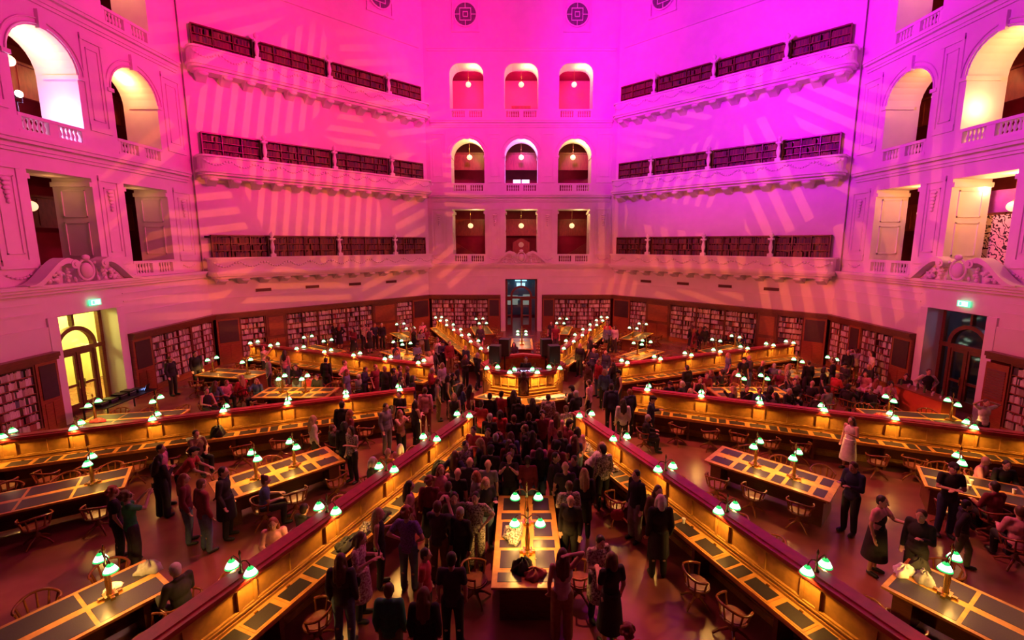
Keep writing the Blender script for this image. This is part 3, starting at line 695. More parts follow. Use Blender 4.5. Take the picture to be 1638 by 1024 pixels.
# ------------------------------------------------------------------ radial desks
desk_m = [oak, leather, brass, timber]
R0, R1 = 4.45, 15.9
LR = [4.95, 6.78, 8.61, 10.43, 12.26, 14.1, 15.6]
def spoke():
    """local x runs outward from the centre of the room"""
    root = empty('radial_desk')
    m = MB(); m.bx(R0, R1, -.055, .055, .0, 1.38)
    for s_ in (-1, 1):
        y = s_*.055
        def b(x0, x1, d, z0, z1): m.bx(x0, x1, min(y, y+s_*d), max(y, y+s_*d), z0, z1)
        b(R0, R1, .03, 1.30, 1.38); b(R0, R1, .05, .86, .95); b(R0, R1, .075, .895, .92); b(R0, R1, .09, .80, .86); b(R0, R1, .03, .0, .14)
        for r in LR:
            for dx in (-.14, .14): b(r+dx-.03, r+dx+.03, .05, .95, 1.30)
            b(r-.11, r+.11, .02, .95, 1.3)
        mids = [(a+c)/2 for a, c in zip(LR, LR[1:])]
        for r in mids: b(r-.07, r+.07, .03, .95, 1.3)
    m.build('partition', oak, root)
    m = MB(); m.bx(R0-.05, R1+.05, -.19, .19, 1.44, 1.49); m.bx(R0-.02, R1+.02, -.15, .15, 1.38, 1.44); m.bx(R0-.06, R1+.06, -.10, .10, 1.49, 1.515); m.build('top_rail', oak_rail, root)
    for s_ in (-1, 1):
        def q(x0, x1, y0, y1, z0, z1, mi): m.bx(x0, x1, min(s_*y0, s_*y1), max(s_*y0, s_*y1), z0, z1, mi)
        m = MB(); q(R0, R1, .055, .60, .775, .81, 0); q(R0, R1, .16, .60, .72, .775, 0)
        q(R0, R1, .055, .14, .81, .83, 0)
        for k_ in range(6):
            a = LR[k_]-.915+.915
            x = LR[0]-.35+1.83*k_
            for x0, x1, fr in ((x+.03, x+.60, 1), (x+.66, x+.89, 0), (x+.95, x+1.18, 0), (x+1.24, x+1.80, 1)):
                if x1 > R1: continue
                if fr: q(x0, x1, .20, .57, .81, .816, 0); q(x0+.045, x1-.045, .235, .53, .816, .822, 1); q((x0+x1)/2-.03, (x0+x1)/2+.03, .205, .235, .816, .84, 2)
                else: q(x0, x1, .18, .56, .81, .815, 1)
        m.build('worktop', desk_m, root)
        m = MB()
        for k_ in range(7):
            x = R0+.05+(R1-R0-.2)*k_/6; q(x, x+.08, .12, .54, 0, .74, 0)
        q(R0+.1, R1-.1, .1, .14, .25, .6, 0); m.build('pedestal', timber, root)
    return root
SP = {112.5: 'far left radial desk behind the stage', 67.5: 'far right radial desk behind the stage', 157.5: 'upper left radial desk', 22.5: 'upper right radial desk',
      202.5: 'long radial desk crossing the left edge', 337.5: 'long radial desk crossing the right edge', 247.5: 'front radial desk running to bottom left', 292.5: 'front radial desk running to bottom right'}
SPS = {112.5: 'far left radial desk', 67.5: 'far right radial desk', 157.5: 'upper left radial desk', 22.5: 'upper right radial desk', 202.5: 'left edge radial desk', 337.5: 'right edge radial desk', 247.5: 'bottom left radial desk', 292.5: 'bottom right radial desk'}
SA = list(SP)
sp_ = spoke(); used = []
for a in SA:
    o = put(sp_, used); o.rotation_euler = (0, 0, R(a)); tag(o, 'double-sided oak %s with high partition' % SP[a], 'desk', 'radial reading desks')

# lamps
def shade(m1, m2, c):
    m1.lathe([(.024, .095), (.033, .09), (.055, .062)], c, 14); m1.lathe([(.099, -.022), (.110, -.043)], c, 14)
    m2.lathe([(.053, .062), (.07, .034), (.099, -.022)], c, 14); m2.lathe([(.088, -.037), (.05, -.052), (.02, -.055)], c, 12)
def add_lamp_lights(root, cs, P=1.0):
    for c in cs:
        light('SPOT', 'lamp_light', (c[0], c[1], c[2]-.07), 38*P, (1, .50, .09), (c[0], c[1], 0), .045, 150, .4, root)
def desk_lamp(single=False):
    """two green shades on arms each side of a partition; base at rail top"""
    root = empty('desk_lamp')
    m = MB(); m.lathe([(.05, 0), (.05, .02), (.025, .04), (.018, .1), (.028, .13), (.014, .16), (.012, .30), (.022, .32), (.02, .35), (.004, .40)], n=8); m.build('post', bronze, root)
    cs = []
    for s_ in (-1, 1):
        m = MB(); pts = [(0, s_*.0, .17), (0, s_*.07, .23), (0, s_*.15, .25), (0, s_*.21, .21), (0, s_*.22, .14)]; m.tube(pts, .011, 6); m.build('arm', bronze, root)
        a, b = MB(), MB(); shade(a, b, (0, s_*.22, .07)); a.add(b.v, b.f, 1); sh = a.build('shade', [shade_green, shade_white], root); cs.append((0, s_*.22, .07))
    return root, cs
def table_lamp():
    root = empty('table_lamp')
    m = MB(); m.bx(-.09, .09, -.09, .09, 0, .06); m.bx(-.16, .16, -.03, .03, 0, .05); m.bx(-.03, .03, -.16, .16, 0, .05); m.build('foot', brass, root)
    m = MB(); m.lathe([(.055, .05), (.04, .12), (.05, .3), (.03, .5), (.02, .56), (.035, .62), (.015, .66), (.012, .85), (.03, .9), (.005, .98)], n=8); m.build('post', brass, root)
    cs = []
    for s_ in (-1, 1):
        m = MB(); m.tube([(0, 0, .72), (0, s_*.08, .8), (0, s_*.17, .8), (0, s_*.24, .76), (0, s_*.25, .7)], .012, 6); m.build('arm', bronze, root)
        a, b = MB(), MB(); shade(a, b, (0, s_*.25, .63)); a.add(b.v, b.f, 1); a.build('shade', [shade_green, shade_white], root); cs.append((0, s_*.25, .63))
    return root, cs
dl, dlc = desk_lamp(); tl, tlc = table_lamp(); ud = []; ut = []
# the shades glow green outside and near-white inside; the lit band around the rim
for a in SA:
    for i, r in enumerate(LR):
        x, y = polar(r, a)
        if not inview(x, y, 1.6, 30): continue
        o = put(dl, ud); o.location = (x, y, 1.51); o.rotation_euler = (0, 0, R(a)+0.0)
        tag(o, 'double green-shaded lamp on the %s, %s from its inner end' % (SPS[a], ('first', 'second', 'third', 'fourth', 'fifth', 'sixth', 'seventh')[i]), 'lamp', 'green lamps on the radial desks')
        add_lamp_lights(o, dlc, 1.0)

# tables in the eight bays
def table(inner):
    root = empty('reading_table'); L_, W_ = 3.0, 1.32
    m = MB(); m.bx(-L_/2, L_/2, -W_/2, W_/2, .735, .78, 0)
    for x0, x1, y0, y1 in ([(-1.42+.96*i+.0, -1.42+.96*i+.90, s_*.08, s_*.58) for i in range(3) for s_ in (-1, 1)] if not inner else []):
        m.bx(x0, x1, min(y0, y1), max(y0, y1), .78, .785, 1)
    if inner:
        for s_ in (-1, 1):
            for i in range(3):
                x = -1.40+.94*i
                for x0, x1, fr in ((x, x+.56, 1), (x+.64, x+.88, 0)):
                    ya, yb = sorted((s_*.12, s_*.56))
                    if fr: m.bx(x0, x1, ya, yb, .78, .784, 0); m.bx(x0+.03, x1-.03, ya+.03, yb-.03, .784, .789, 1); m.bx((x0+x1)/2-.025, (x0+x1)/2+.025, s_*.15-.012, s_*.15+.012, .789, .805, 2)
                    else: m.bx(x0, x1, ya, yb, .78, .785, 1)
    m.build('tabletop', desk_m, root)
    m = MB(); m.bx(-L_/2+.1, L_/2-.1, -W_/2+.12, W_/2-.12, .64, .735); m.build('apron', timber, root)
    for sx in (-1, 1):
        m = MB(); x = sx*(L_/2-.28); m.bx(x-.14, x+.14, -W_/2+.14, W_/2-.14, 0.0, .66)
        m.build('end_panel', timber, root)
    m = MB(); m.bx(-L_/2+.3, L_/2-.3, -.05, .05, .1, .64); m.build('stretcher', timber, root)
    return root
ti, to = table(True), table(False); ui = []; uo = []
SEC = {-90: 'front centre', -45: 'right foreground', -135: 'left foreground', 0: 'right', 180: 'left', 45: 'far right', 135: 'far left', 90: 'far centre'}
TABS = []
for a in SEC:
    for off, rc in ((0, 9.3), (11.7, 13.95), (-11.7, 13.95)):
        x, y = polar(rc, a+off)
        if not (inview(x, y, .78, 150)): continue
        if rc > 12 and a == -90: continue
        o = put(ti if off == 0 else to, ui if off == 0 else uo); o.location = (x, y, 0); o.rotation_euler = (0, 0, R(a+off))
        if off == 0: nm = 'inner table of the %s bay' % SEC[a]
        else:
            x2, y2 = polar(rc, a-off)
            if abs(x-x2) > abs(y-y2): q_ = 'left' if x < x2 else 'right'
            else: q_ = 'nearer' if y < y2 else 'farther'
            nm = '%s outer table of the %s bay' % (q_, SEC[a])
        tag(o, 'oak reading table with black leather insets, %s' % nm, 'table', 'reading tables between the radial desks'); TABS.append((x, y, a+off, nm))
        for j, rr in enumerate((8.93, 9.87) if off == 0 else (13.15, 15.05)):
            x, y = polar(rr, a+off)
            if not inview(x, y, 1.4, 20): continue
            l = put(tl, ut); l.location = (x, y, .786); l.rotation_euler = (0, 0, R(a+off))
            tag(l, 'double green table lamp at the %s end, %s' % (('inner', 'outer')[j], nm), 'lamp', 'green lamps on the tables')
            add_lamp_lights(l, tlc, .8)

# ------------------------------------------------------------------ raised central desk
def ngon_ring(m, r0, r1, z0, z1, mi=0, skip=()):
    for i in range(8):
        if i in skip: continue
        a, b = 45*i, 45*(i+1)
        p0, p1, p2, p3 = polar(r0, a), polar(r1, a), polar(r1, b), polar(r0, b)
        m.hexa([(*p0, z0), (*p1, z0), (*p2, z0), (*p3, z0), (*p0, z1), (*p1, z1), (*p2, z1), (*p3, z1)], mi)
dais = empty('central_desk')
m = MB(); m.slab([polar(1.52, 45*i) for i in range(8)], 0, .7); m.build('dais_floor', mat('red_carpet', (.30, .02, .04), .8, noise=.3, nscale=8), dais)
m = MB(); ngon_ring(m, 1.5, 1.62, 0, 1.9); ngon_ring(m, 1.6, 1.78, 1.36, 1.42, 0, (0, 3, 4, 7)); ngon_ring(m, 1.6, 1.9, 1.28, 1.34, 0, (0, 3, 4, 7)); ngon_ring(m, 1.6, 2.02, 1.2, 1.26, 0, (0, 3, 4, 7))
for i in range(8):
    p, q2 = Vector((*polar(1.63, 45*i), 0)), Vector((*polar(1.63, 45*(i+1)), 0))
    for u in (.02, .25, .5, .75, .98):
        c = p.lerp(q2, u); m.cone((c.x, c.y, 1.3), (c.x, c.y, 1.9), .035, .035, 6)
    for zz in (1.42, 1.52, 1.86): m.cone((p.x, p.y, zz), (q2.x, q2.y, zz), .025, .025, 5)
m.build('partition', oak, dais)
m = MB(); ngon_ring(m, 1.36, 1.74, 1.9, 2.0); ngon_ring(m, 1.42, 1.66, 2.0, 2.04); m.build('top_rail', oak_rail, dais)
m = MB(); ngon_ring(m, 1.6, 2.75, 1.15, 1.22, 0, (0, 3, 4, 7))
for i in (1, 2, 5, 6):
    for u0, u1 in ((.08, .32), (.36, .47), (.53, .64), (.68, .92)):
        def P_(r, u): a = Vector(polar(r, 45*i)).lerp(Vector(polar(r, 45*(i+1))), u); return (a.x, a.y)
        a, b, c, d = P_(2.12, u0), P_(2.64, u0), P_(2.64, u1), P_(2.12, u1); m.hexa([(*p, 1.22) for p in (a, b, c, d)]+[(*p, 1.228) for p in (a, b, c, d)], 1)
m.build('worktop', [oak, leather], dais)
for sk_ in ((0, 1, 2, 3, 4, 7), (0, 3, 4, 5, 6, 7)): m = MB(); ngon_ring(m, 2.45, 2.55, 0, 1.16, 0, sk_); m.build('front_panel', timber, dais)
m = MB(); m.bx(-.2, .2, -1.85, -1.55, 1.2, 1.95); m.ell((0, -1.87, 1.6), (.15, .07, .28), 12, 8); m.lathe([(.16, 1.9), (.1, 1.97), (.12, 2.05), (.05, 2.15)], (0, -1.72, 0), 10)
for j in range(9): m.ell((.16*math.cos(j), -1.87, 1.35+.08*j), (.06, .04, .05), 6, 4)
m.build('carved_pilaster', timber, dais)
tag(dais, 'raised octagonal central desk with lamps and carved pilaster under the stage', 'desk')
for i, (fa, u) in enumerate(((180, .85), (225, .62), (270, .38), (315, .15))):
    p = Vector(polar(1.6, fa)).lerp(Vector(polar(1.6, fa+45)), u)
    o = put(dl, ud); o.location = (p.x, p.y, 2.02); o.rotation_euler = (0, 0, R(fa+22.5+90))
    ps = ('far left', 'left of the pilaster', 'right of the pilaster', 'far right')[i]
    tag(o, 'double green-shaded lamp on the raised central desk, %s' % ps, 'lamp', 'green lamps on the central desk'); add_lamp_lights(o, dlc, 1.4)
    o.rotation_euler = (0, 0, R(fa+22.5+90)); 
# loudspeakers on stands
def speaker():
    root = empty('loudspeaker'); m = MB(); m.bx(-.21, .21, -.2, .2, 0, .72); m.build('cabinet', black, root)
    m = MB(); m.bx(-.18, .18, -.215, -.2, .04, .68); m.build('grille', vent_m, root)
    m = MB(); m.cone((0, 0, -1.36), (0, 0, 0), .03, .03, 8); m.bx(-.2, .2, -.2, .2, -1.4, -1.36); m.build('stand_pole', black, root); return root
sk = speaker(); used = []
for x, y, ps in ((-1.12, -.3, 'front left'), (1.22, -.3, 'front right'), (-.78, .95, 'rear left'), (.98, .95, 'rear right')):
    o = put(sk, used); o.location = (x, y, 2.10); o.rotation_euler = (0, 0, R(-10 if x < 0 else 10)); tag(o, 'black loudspeaker on the raised stage, %s of the DJ' % ps, 'speaker', 'loudspeakers round the stage')
# disc jockey's console
root = empty('mixing_console', (0.15, -.95, .7))
m = MB(); m.bx(-.62, .62, -.28, .28, 1.20, 1.26)
m.build('table_board', black, root)
for x in (-.58, .58):
    for y in (-.24, .24): m = MB(); m.bx(x-.02, x+.02, y-.02, y+.02, 0, 1.2); m.build('leg', black, root)
m = MB(); m.bx(-.25, .25, -.2, .2, 1.26, 1.33); m.build('mixer', black, root)
for s_ in (-1, 1):
    d = MB(); d.bx(s_*.42-.17, s_*.42+.17, -.2, .2, 1.26, 1.32); d = d.build('deck', black, root); p = MB(); p.cone((s_*.42, .02, 1.32), (s_*.42, .02, 1.335), .13, .13, 18); p.build('jog_wheel', mat('silver', (.6, .6, .65), .3, .8, noise=.1), d)
lm = [mat('blue_led', (.2, .3, 1), .4, emit=(.25, .4, 1), es=6, noise=.01), mat('violet_led', (.8, .2, 1), .4, emit=(.8, .3, 1), es=6, noise=.01), mat('white_led', (1, 1, 1), .4, emit=(.7, .75, 1), es=5, noise=.01)]
for j in range(26):
    m = MB(); x = -.6+1.2*random.random(); z = 1.27+.05*random.random(); m.bx(x-.014, x+.014, -.208, -.2, z, z+.016); m.build('led', random.choice(lm), root)
tag(root, 'DJ console with blue and violet lit buttons on the central stage', 'mixing console')

# ------------------------------------------------------------------ chairs
chair_wood = mat('chair_mahogany', (.24, .065, .022), .16, noise=.3, nscale=8)
chair_seat_m = mat('chair_seat_leather', (.22, .06, .03), .35, noise=.3, nscale=10)
def chair_parts():
    P = []
    m = MB(); m.slab([(.24*math.cos(2*PI*i/16)*(1.0), .23*math.sin(2*PI*i/16)) for i in range(16)], .43, .465); m.slab([(.21*math.cos(2*PI*i/16), .2*math.sin(2*PI*i/16)) for i in range(16)], .465, .48); P.append(('seat', m, chair_seat_m))
    m = MB(); pts = []
    for i in range(15):
        a = R(-25)+R(230)*i/14; pts.append((.29*math.cos(a), .27*math.sin(a), .68+.08*max(0, math.sin(a))**2))
    for p, q in zip(pts, pts[1:]):
        m.cone(p, q, .024, .024, 6)
    P.append(('arm_rail', m, chair_wood))
    for i in range(3, 12, 2):
        m = MB(); x, y, z = pts[i]; m.cone((x*.78, y*.78, .46), (x, y, z), .02, .016, 5); P.append(('spindle', m, chair_wood))
    for a in (-22, 202):
        m = MB(); x, y = .29*math.cos(R(a)), .27*math.sin(R(a)); m.cone((x*.78, y*.78, .46), (x, y, .68), .02, .016, 6); P.append(('arm_post', m, chair_wood))
    m = MB(); m.cone((0, 0, .2), (0, 0, .44), .035, .03, 8); m.lathe([(.07, .2), (.08, .24), (.04, .3)], n=10); P.append(('swivel_post', m, chair_wood))
    for k_ in range(4):
        a = R(45+90*k_); m = MB(); c, s_ = math.cos(a), math.sin(a)
        m.cone((.03*c, .03*s_, .22), (.2*c, .2*s_, .13), .03, .024, 6); m.cone((.2*c, .2*s_, .13), (.31*c, .31*s_, .025), .024, .02, 6); P.append(('leg', m, chair_wood))
    return P
CP = chair_parts()
chair = empty('swivel_chair')
for nm, m, mt in CP: m.build(nm, mt, chair)
mm = MB()
for nm, m, mt in CP:
    n = len(mm.v); mm.v += m.v; mm.f += [[i+n for i in f] for f in m.f]; mm.m += [1 if nm == 'seat' else 0]*len(m.f); mm.sm += m.sm
chair_far_me = mm.mesh('swivel_chair_small', [chair_wood, chair_seat_m])
uc = []; CH = []; TAKEN = []
def add_chair(x, y, face, label, force=False):
    """face: direction in degrees the sitter looks"""
    if not inview(x, y, .5, 10): return
    if not force and any((x-a)**2+(y-b)**2 < rr*rr for a, b, rr in TAKEN): return
    p = pr(x, y, .5)
    if p[2] > 15: o = bpy.data.objects.new('swivel_chair', chair_far_me); COL.objects.link(o)
    else: o = put(chair, uc)
    o.location = (x, y, 0.001); o.rotation_euler = (0, 0, R(face-90+180))
    tag(o, label, 'chair', 'swivel chairs at the desks and tables')
    TAKEN.append((x, y, .5))

# ------------------------------------------------------------------ people
def remesh(mb, vox, name, mats, smooth=3):
    me = mb.mesh('tmp', mats[0]); o = bpy.data.objects.new('tmp', me); COL.objects.link(o)
    md = o.modifiers.new('r', 'REMESH'); md.mode = 'VOXEL'; md.voxel_size = vox; md.use_smooth_shade = True
    s_ = o.modifiers.new('s', 'SMOOTH'); s_.iterations = smooth; s_.factor = .5
    dg = bpy.context.evaluated_depsgraph_get(); r = bpy.data.meshes.new_from_object(o.evaluated_get(dg)); r.name = name
    bpy.data.objects.remove(o); bpy.data.meshes.remove(me)
    r.materials.clear()
    for m_ in mats: r.materials.append(m_)
    n = len(r.polygons); r.polygons.foreach_set('material_index', [0]*n); r.polygons.foreach_set('use_smooth', [True]*n); r.update()
    return r
V = Vector
def V3(*a): return Vector(a)
# every pose: lean angle, seated, arm joints (elbow, wrist) for the two sides in torso space (shoulder origin), legs
#  person faces -y ; x>0 is the person's left
POSES = {
 'stand': dict(arms=[((.05, .03, -.29), (.05, -.05, -.54)), ((.05, .03, -.29), (.04, -.06, -.54))]),
 'drink': dict(arms=[((.05, -.02, -.28), (-.04, -.24, -.18)), ((.05, .03, -.29), (.05, -.05, -.54))]),
 'fold':  dict(arms=[((.06, -.05, -.27), (-.17, -.2, -.25)), ((.06, -.05, -.27), (-.15, -.23, -.22))]),
 'photo': dict(arms=[((.04, -.22, -.12), (-.08, -.36, .08)), ((.04, -.22, -.12), (-.08, -.36, .08))], look=.1),
 'phone': dict(arms=[((.04, -.04, -.28), (-.06, -.27, -.2)), ((.04, -.04, -.28), (-.07, -.28, -.18))], look=-.35),
 'hips':  dict(arms=[((.18, .09, -.22), (.0, -.06, -.4)), ((.18, .09, -.22), (.0, -.06, -.4))]),
 'head':  dict(arms=[((.05, .03, -.29), (.05, -.05, -.54)), ((.17, -.05, .20), (-.06, .04, .24))]),
 'nape':  dict(arms=[((.19, -.05, .14), (-.06, .04, .22)), ((.19, -.05, .14), (-.06, .04, .22))]),
 'reach': dict(arms=[((.05, -.2, -.2), (-.02, -.44, -.13)), ((.05, .03, -.29), (.05, -.05, -.54))]),
 'walk':  dict(arms=[((.05, -.1, -.27), (.03, -.26, -.44)), ((.05, .13, -.26), (.05, .12, -.5))], step=.22),
 'lean':  dict(arms=[((.04, .0, -.29), (-.02, -.02, -.54)), ((.04, .0, -.29), (-.02, -.02, -.54))], lean=.65, look=.3),
 'sit':   dict(arms=[((.06, -.1, -.26), (-.02, -.33, -.24)), ((.06, -.1, -.26), (-.04, -.32, -.26))], sit=True, lean=.12),
 'sitb':  dict(arms=[((.08, -.02, -.28), (-.04, -.22, -.36)), ((.05, -.2, -.18), (-.04, -.34, .0))], sit=True, lean=-.08, look=-.1),
 'lie':   dict(arms=[((.06, -.05, -.27), (-.1, -.2, -.3)), ((.06, -.05, -.27), (-.1, -.2, -.3))], sit=True, lean=.35, look=-.2),
}
def skeleton(pose):
    p = POSES[pose]; S = {}; sit = p.get('sit'); hz = .50 if sit else .93
    S['pel'] = V3(0, 0, hz); ln = p.get('lean', 0); Rt = Matrix.Rotation(ln, 3, 'X')
    T = lambda x, y, z: V3(0, 0, hz)+Rt @ V3(x, y, z)
    S['T'] = T; S['Rt'] = Rt
    S['waist'] = T(0, 0, .16); S['chest'] = T(0, 0, .36); S['neck'] = T(0, .01, .53); 
    lk = p.get('look', -.05); S['Rh'] = Rt @ Matrix.Rotation(-lk if False else lk*-1, 3, 'X') if False else Matrix.Rotation(ln*.4-lk*.8, 3, 'X')
    S['head'] = T(0, 0, .53)+S['Rh'] @ V3(0, -.02, .15)
    st = p.get('step', 0)
    for i, s_ in enumerate((1, -1)):
        sh = T(s_*.17, .01, .49); e, w_ = p['arms'][i]
        S['sh', i] = sh; S['el', i] = sh+Rt @ V3(s_*e[0], e[1], e[2])*1.0; S['wr', i] = sh+Rt @ V3(s_*w_[0], w_[1], w_[2])
        if pose == 'lean': S['el', i] = sh+V3(s_*.05, -.1, -.25); S['wr', i] = sh+V3(s_*.02, -.3, -.36)
        S['hip', i] = V3(s_*.09, 0, hz-.02)
        if sit: S['kn', i] = V3(s_*.14, -.43, .50); S['an', i] = V3(s_*.13, -.40, .09); S['to', i] = V3(s_*.14, -.56, .035)
        else:
            dy = -st*s_; S['kn', i] = V3(s_*.105, -.02+dy*.6-abs(st)*.2, .50); S['an', i] = V3(s_*.11, .02+dy, .09+(.05 if dy > 0 else 0)); S['to', i] = V3(s_*.13, -.13+dy, .035)
    return S
def body_mesh(pose, S):
    m = MB(); T, Rt, Rh, H = S['T'], S['Rt'], S['Rh'], S['head']
    m.ell(S['pel'], (.15, .10, .12), rot=Rt); m.ell(T(0, 0, .16), (.125, .085, .14), rot=Rt); m.ell(T(0, 0, .35), (.16, .10, .18), rot=Rt); m.cap(T(-.12, .01, .48), .05, T(.12, .01, .48), .05)
    m.cap(T(0, .01, .5), .055, H+Rh @ V3(0, .02, -.06), .05)
    m.ell(H, (.074, .092, .112), 16, 12, rot=Rh); m.ell(H+Rh @ V3(0, -.03, -.06), (.052, .06, .055), rot=Rh)
    m.cap(H+Rh @ V3(0, -.088, .02), .01, H+Rh @ V3(0, -.108, -.022), .016)
    for s_ in (-1, 1): m.ell(H+Rh @ V3(s_*.077, .01, -.0), (.012, .024, .034), 8, 6, rot=Rh)
    for i, s_ in enumerate((1, -1)):
        m.cap(S['sh', i], .052, S['el', i], .040); m.cap(S['el', i], .040, S['wr', i], .026)
        m.cap(S['hip', i], .088, S['kn', i], .058); m.cap(S['kn', i], .056, S['an', i], .036); m.cap(S['kn', i].lerp(S['an', i], .28)+V3(0, .02, 0), .055, S['kn', i].lerp(S['an', i], .5), .045)
        m.cap(S['an', i]-V3(0, 0, .03), .038, S['to', i], .03)
        # hand
        d = (S['wr', i]-S['el', i]).normalized(); side = d.cross(V3(0, 0, 1) if abs(d.z) < .8 else V3(0, 1, 0)).normalized(); up = side.cross(d)
        w_ = S['wr', i]; pe = w_+d*.085
        for k_ in (-1, 0, 1): m.cap(w_+d*.015+side*.018*k_, .016, pe+side*.024*k_, .014)
        for k_, ln in enumerate((.062, .074, .07, .054)):
            o = side*(.030-.020*k_); a = pe+o; b = a+d*ln*.5-up*.008; c = b+(d*.8-up*.55).normalized()*ln*.5; m.cap(a, .0105, b, .0098); m.cap(b, .0098, c, .009)
        a = w_+d*.03+side*.028; b = a+(side*.75+d*.65).normalized()*.04; c = b+(d*.95-up*.2)*.032; m.cap(a, .013, b, .0115); m.cap(b, .0115, c, .0095)
    r = remesh(m, .0085, 'person_body_'+pose, SKM, 2)
    # eyes, brows, lips appended as patches of the same mesh
    f = MB()
    for s_ in (-1, 1):
        f.ell(H+Rh @ V3(s_*.030, -.083, .008), (.013, .008, .008), 8, 6, 1, Rh); f.ell(H+Rh @ V3(s_*.030, -.0905, .008), (.006, .003, .006), 6, 4, 2, Rh)
        f.cap(H+Rh @ V3(s_*.018, -.092, .027), .003, H+Rh @ V3(s_*.044, -.083, .028), .003, 2)
    f.ell(H+Rh @ V3(0, -.092, -.052), (.021, .007, .006), 8, 5, 3, Rh)
    vs = [tuple(v.co) for v in r.vertices]; fs = [list(p.vertices) for p in r.polygons]; n = len(vs)
    me = bpy.data.meshes.new('person_body_'+pose); me.from_pydata(vs+f.v, [], fs+[[i+n for i in q] for q in f.f])
    for m_ in SKM: me.materials.append(m_)
    me.polygons.foreach_set('material_index', [0]*len(fs)+f.m); me.polygons.foreach_set('use_smooth', [True]*(len(fs)+len(f.f))); me.update(); bpy.data.meshes.remove(r); return me
def cloth_mesh(pose, kind, S):
    m = MB(); T, Rt = S['T'], S['Rt']
    if kind in ('tee', 'long', 'tank', 'coat', 'dress', 'jacket'):
        g_ = .014 if kind in ('tee', 'tank', 'dress') else .022
        m.ell(T(0, 0, .35), (.165+g_, .105+g_, .19), 16, 10, rot=Rt); m.ell(T(0, 0, .16), (.135+g_, .095+g_, .17), 16, 10, rot=Rt); m.ell(T(0, 0, .03), (.15+g_, .105+g_, .13), 16, 10, rot=Rt)
        if kind != 'tank': m.cap(T(-.13, .01, .485), .05+g_*.6, T(.13, .01, .485), .05+g_*.6)
        if kind in ('jacket', 'coat'): m.cap(T(-.05, .05, .54), .04, T(.05, .05, .54), .04)
        for i in (0, 1):
            sh, el, wr = S['sh', i], S['el', i], S['wr', i]
            if kind in ('tee', 'dress'): m.cap(sh, .052+g_, sh.lerp(el, .6), .052+g_*.6)
            elif kind != 'tank': m.cap(sh, .048+g_, el, .042+g_*.7); m.cap(el, .045+g_*.7, el.lerp(wr, .96), .034+g_*.5)
        if kind in ('coat', 'dress') and not POSES[pose].get('sit'):
            zb = .5 if kind == 'coat' else .42
            m.lathe([(.20, zb), (.205, zb+.05), (.19, .75), (.165, 1.02)], (0, 0, 0), 18)
        elif kind in ('coat', 'dress'):
            for i in (0, 1): m.cap(S['hip', i], .12, S['kn', i], .10)
            m.ell(V3(0, -.2, .5), (.19, .26, .1))
        else: m.ell(T(0, 0, -.03), (.165+g_*.6, .115+g_, .10), 16, 8, rot=Rt)
    elif kind == 'trousers':
        m.ell(S['pel']-V3(0, 0, .01), (.165, .118, .13), 16, 8)
        for i in (0, 1): m.cap(S['hip', i], .105, S['kn', i], .075); m.cap(S['kn', i], .075, S['an', i]+V3(0, 0, .01), .062)
    elif kind == 'wide':
        m.ell(S['pel']-V3(0, 0, .01), (.165, .118, .13), 16, 8)
        for i in (0, 1): m.cap(S['hip', i], .11, S['kn', i], .092); m.cap(S['kn', i], .092, S['an', i]+V3(0, 0, .01), .088)
    elif kind == 'skirt':
        if POSES[pose].get('sit'):
            for i in (0, 1): m.cap(S['hip', i], .12, S['kn', i], .10)
            m.ell(V3(0, -.2, .48), (.2, .28, .12)); m.lathe([(.26, .2), (.24, .35), (.17, .55)], (0, -.36, 0), 14)
        else:
            m.lathe([(.235, .34), (.23, .38), (.19, .75), (.155, 1.03)], (0, 0, 0), 20)
    elif kind == 'shoes':
        for i in (0, 1): m.cap(S['an', i]-V3(0, -.0, .045), .05, S['to', i]+V3(0, 0, .005), .042); m.ell(S['to', i].lerp(S['an', i], .3)*1.0-V3(0, 0, .02), (.045, .1, .03))
    return m
def hair_mesh(kind):
    m = MB()
    if kind != 'bald':
        m.ell((0, .022, .030), (.086, .092, .102), 14, 10); m.ell((0, .045, -.02), (.074, .065, .08), 12, 8)
    if kind == 'long':
        for s_ in (-1, 1): m.cap((s_*.06, .03, .02), .042, (s_*.085, .035, -.14), .038); m.cap((s_*.085, .035, -.14), .038, (s_*.09, .07, -.26), .03)
        m.cap((0, .07, 0), .07, (0, .095, -.2), .075); m.cap((0, .095, -.2), .075, (0, .11, -.36), .05); m.cap((-.05, .08, -.1), .06, (-.06, .1, -.3), .05); m.cap((.05, .08, -.1), .06, (.06, .1, -.3), .05)
    if kind == 'bob':
        for s_ in (-1, 1): m.cap((s_*.065, .02, .02), .045, (s_*.085, .02, -.1), .042)
        m.cap((0, .07, 0), .07, (0, .08, -.11), .07)
    if kind == 'bun': m.ell((0, .07, .11), (.05, .05, .05), 10, 8)
    if kind == 'curly':
        rr = random.Random(5)
        for i in range(46):
            a = rr.uniform(0, 2*PI); t = rr.uniform(0, 1.9); p = V3(.1*math.sin(t)*math.cos(a), .03+.1*math.sin(t)*math.sin(a), .03+.11*math.cos(t))
            if p.y < -.04 and p.z < .05: continue
            m.ell(p, (.032,)*3, 8, 6)
    if kind == 'cap':
        m.cap((0, -.03, .065), .05, (0, -.11, .055), .045); m.ell((0, .0, .07), (.09, .1, .07), 12, 8)
    return m
SKM = [mat('skin', (.62, .36, .25), .55, noise=.08, nscale=10), mat('eye_white', (.85, .82, .8), .3, noise=.02), mat('eye_dark', (.03, .02, .02), .3, noise=.02), mat('lips', (.5, .16, .14), .4, noise=.05)]
skin2 = mat('skin_brown', (.36, .19, .12), .55, noise=.08, nscale=10)
def cm(nm, c, **k): return mat('cloth_'+nm, c, .85, noise=k.get('noise', .25), nscale=k.get('ns', 12), col2=k.get('col2'))
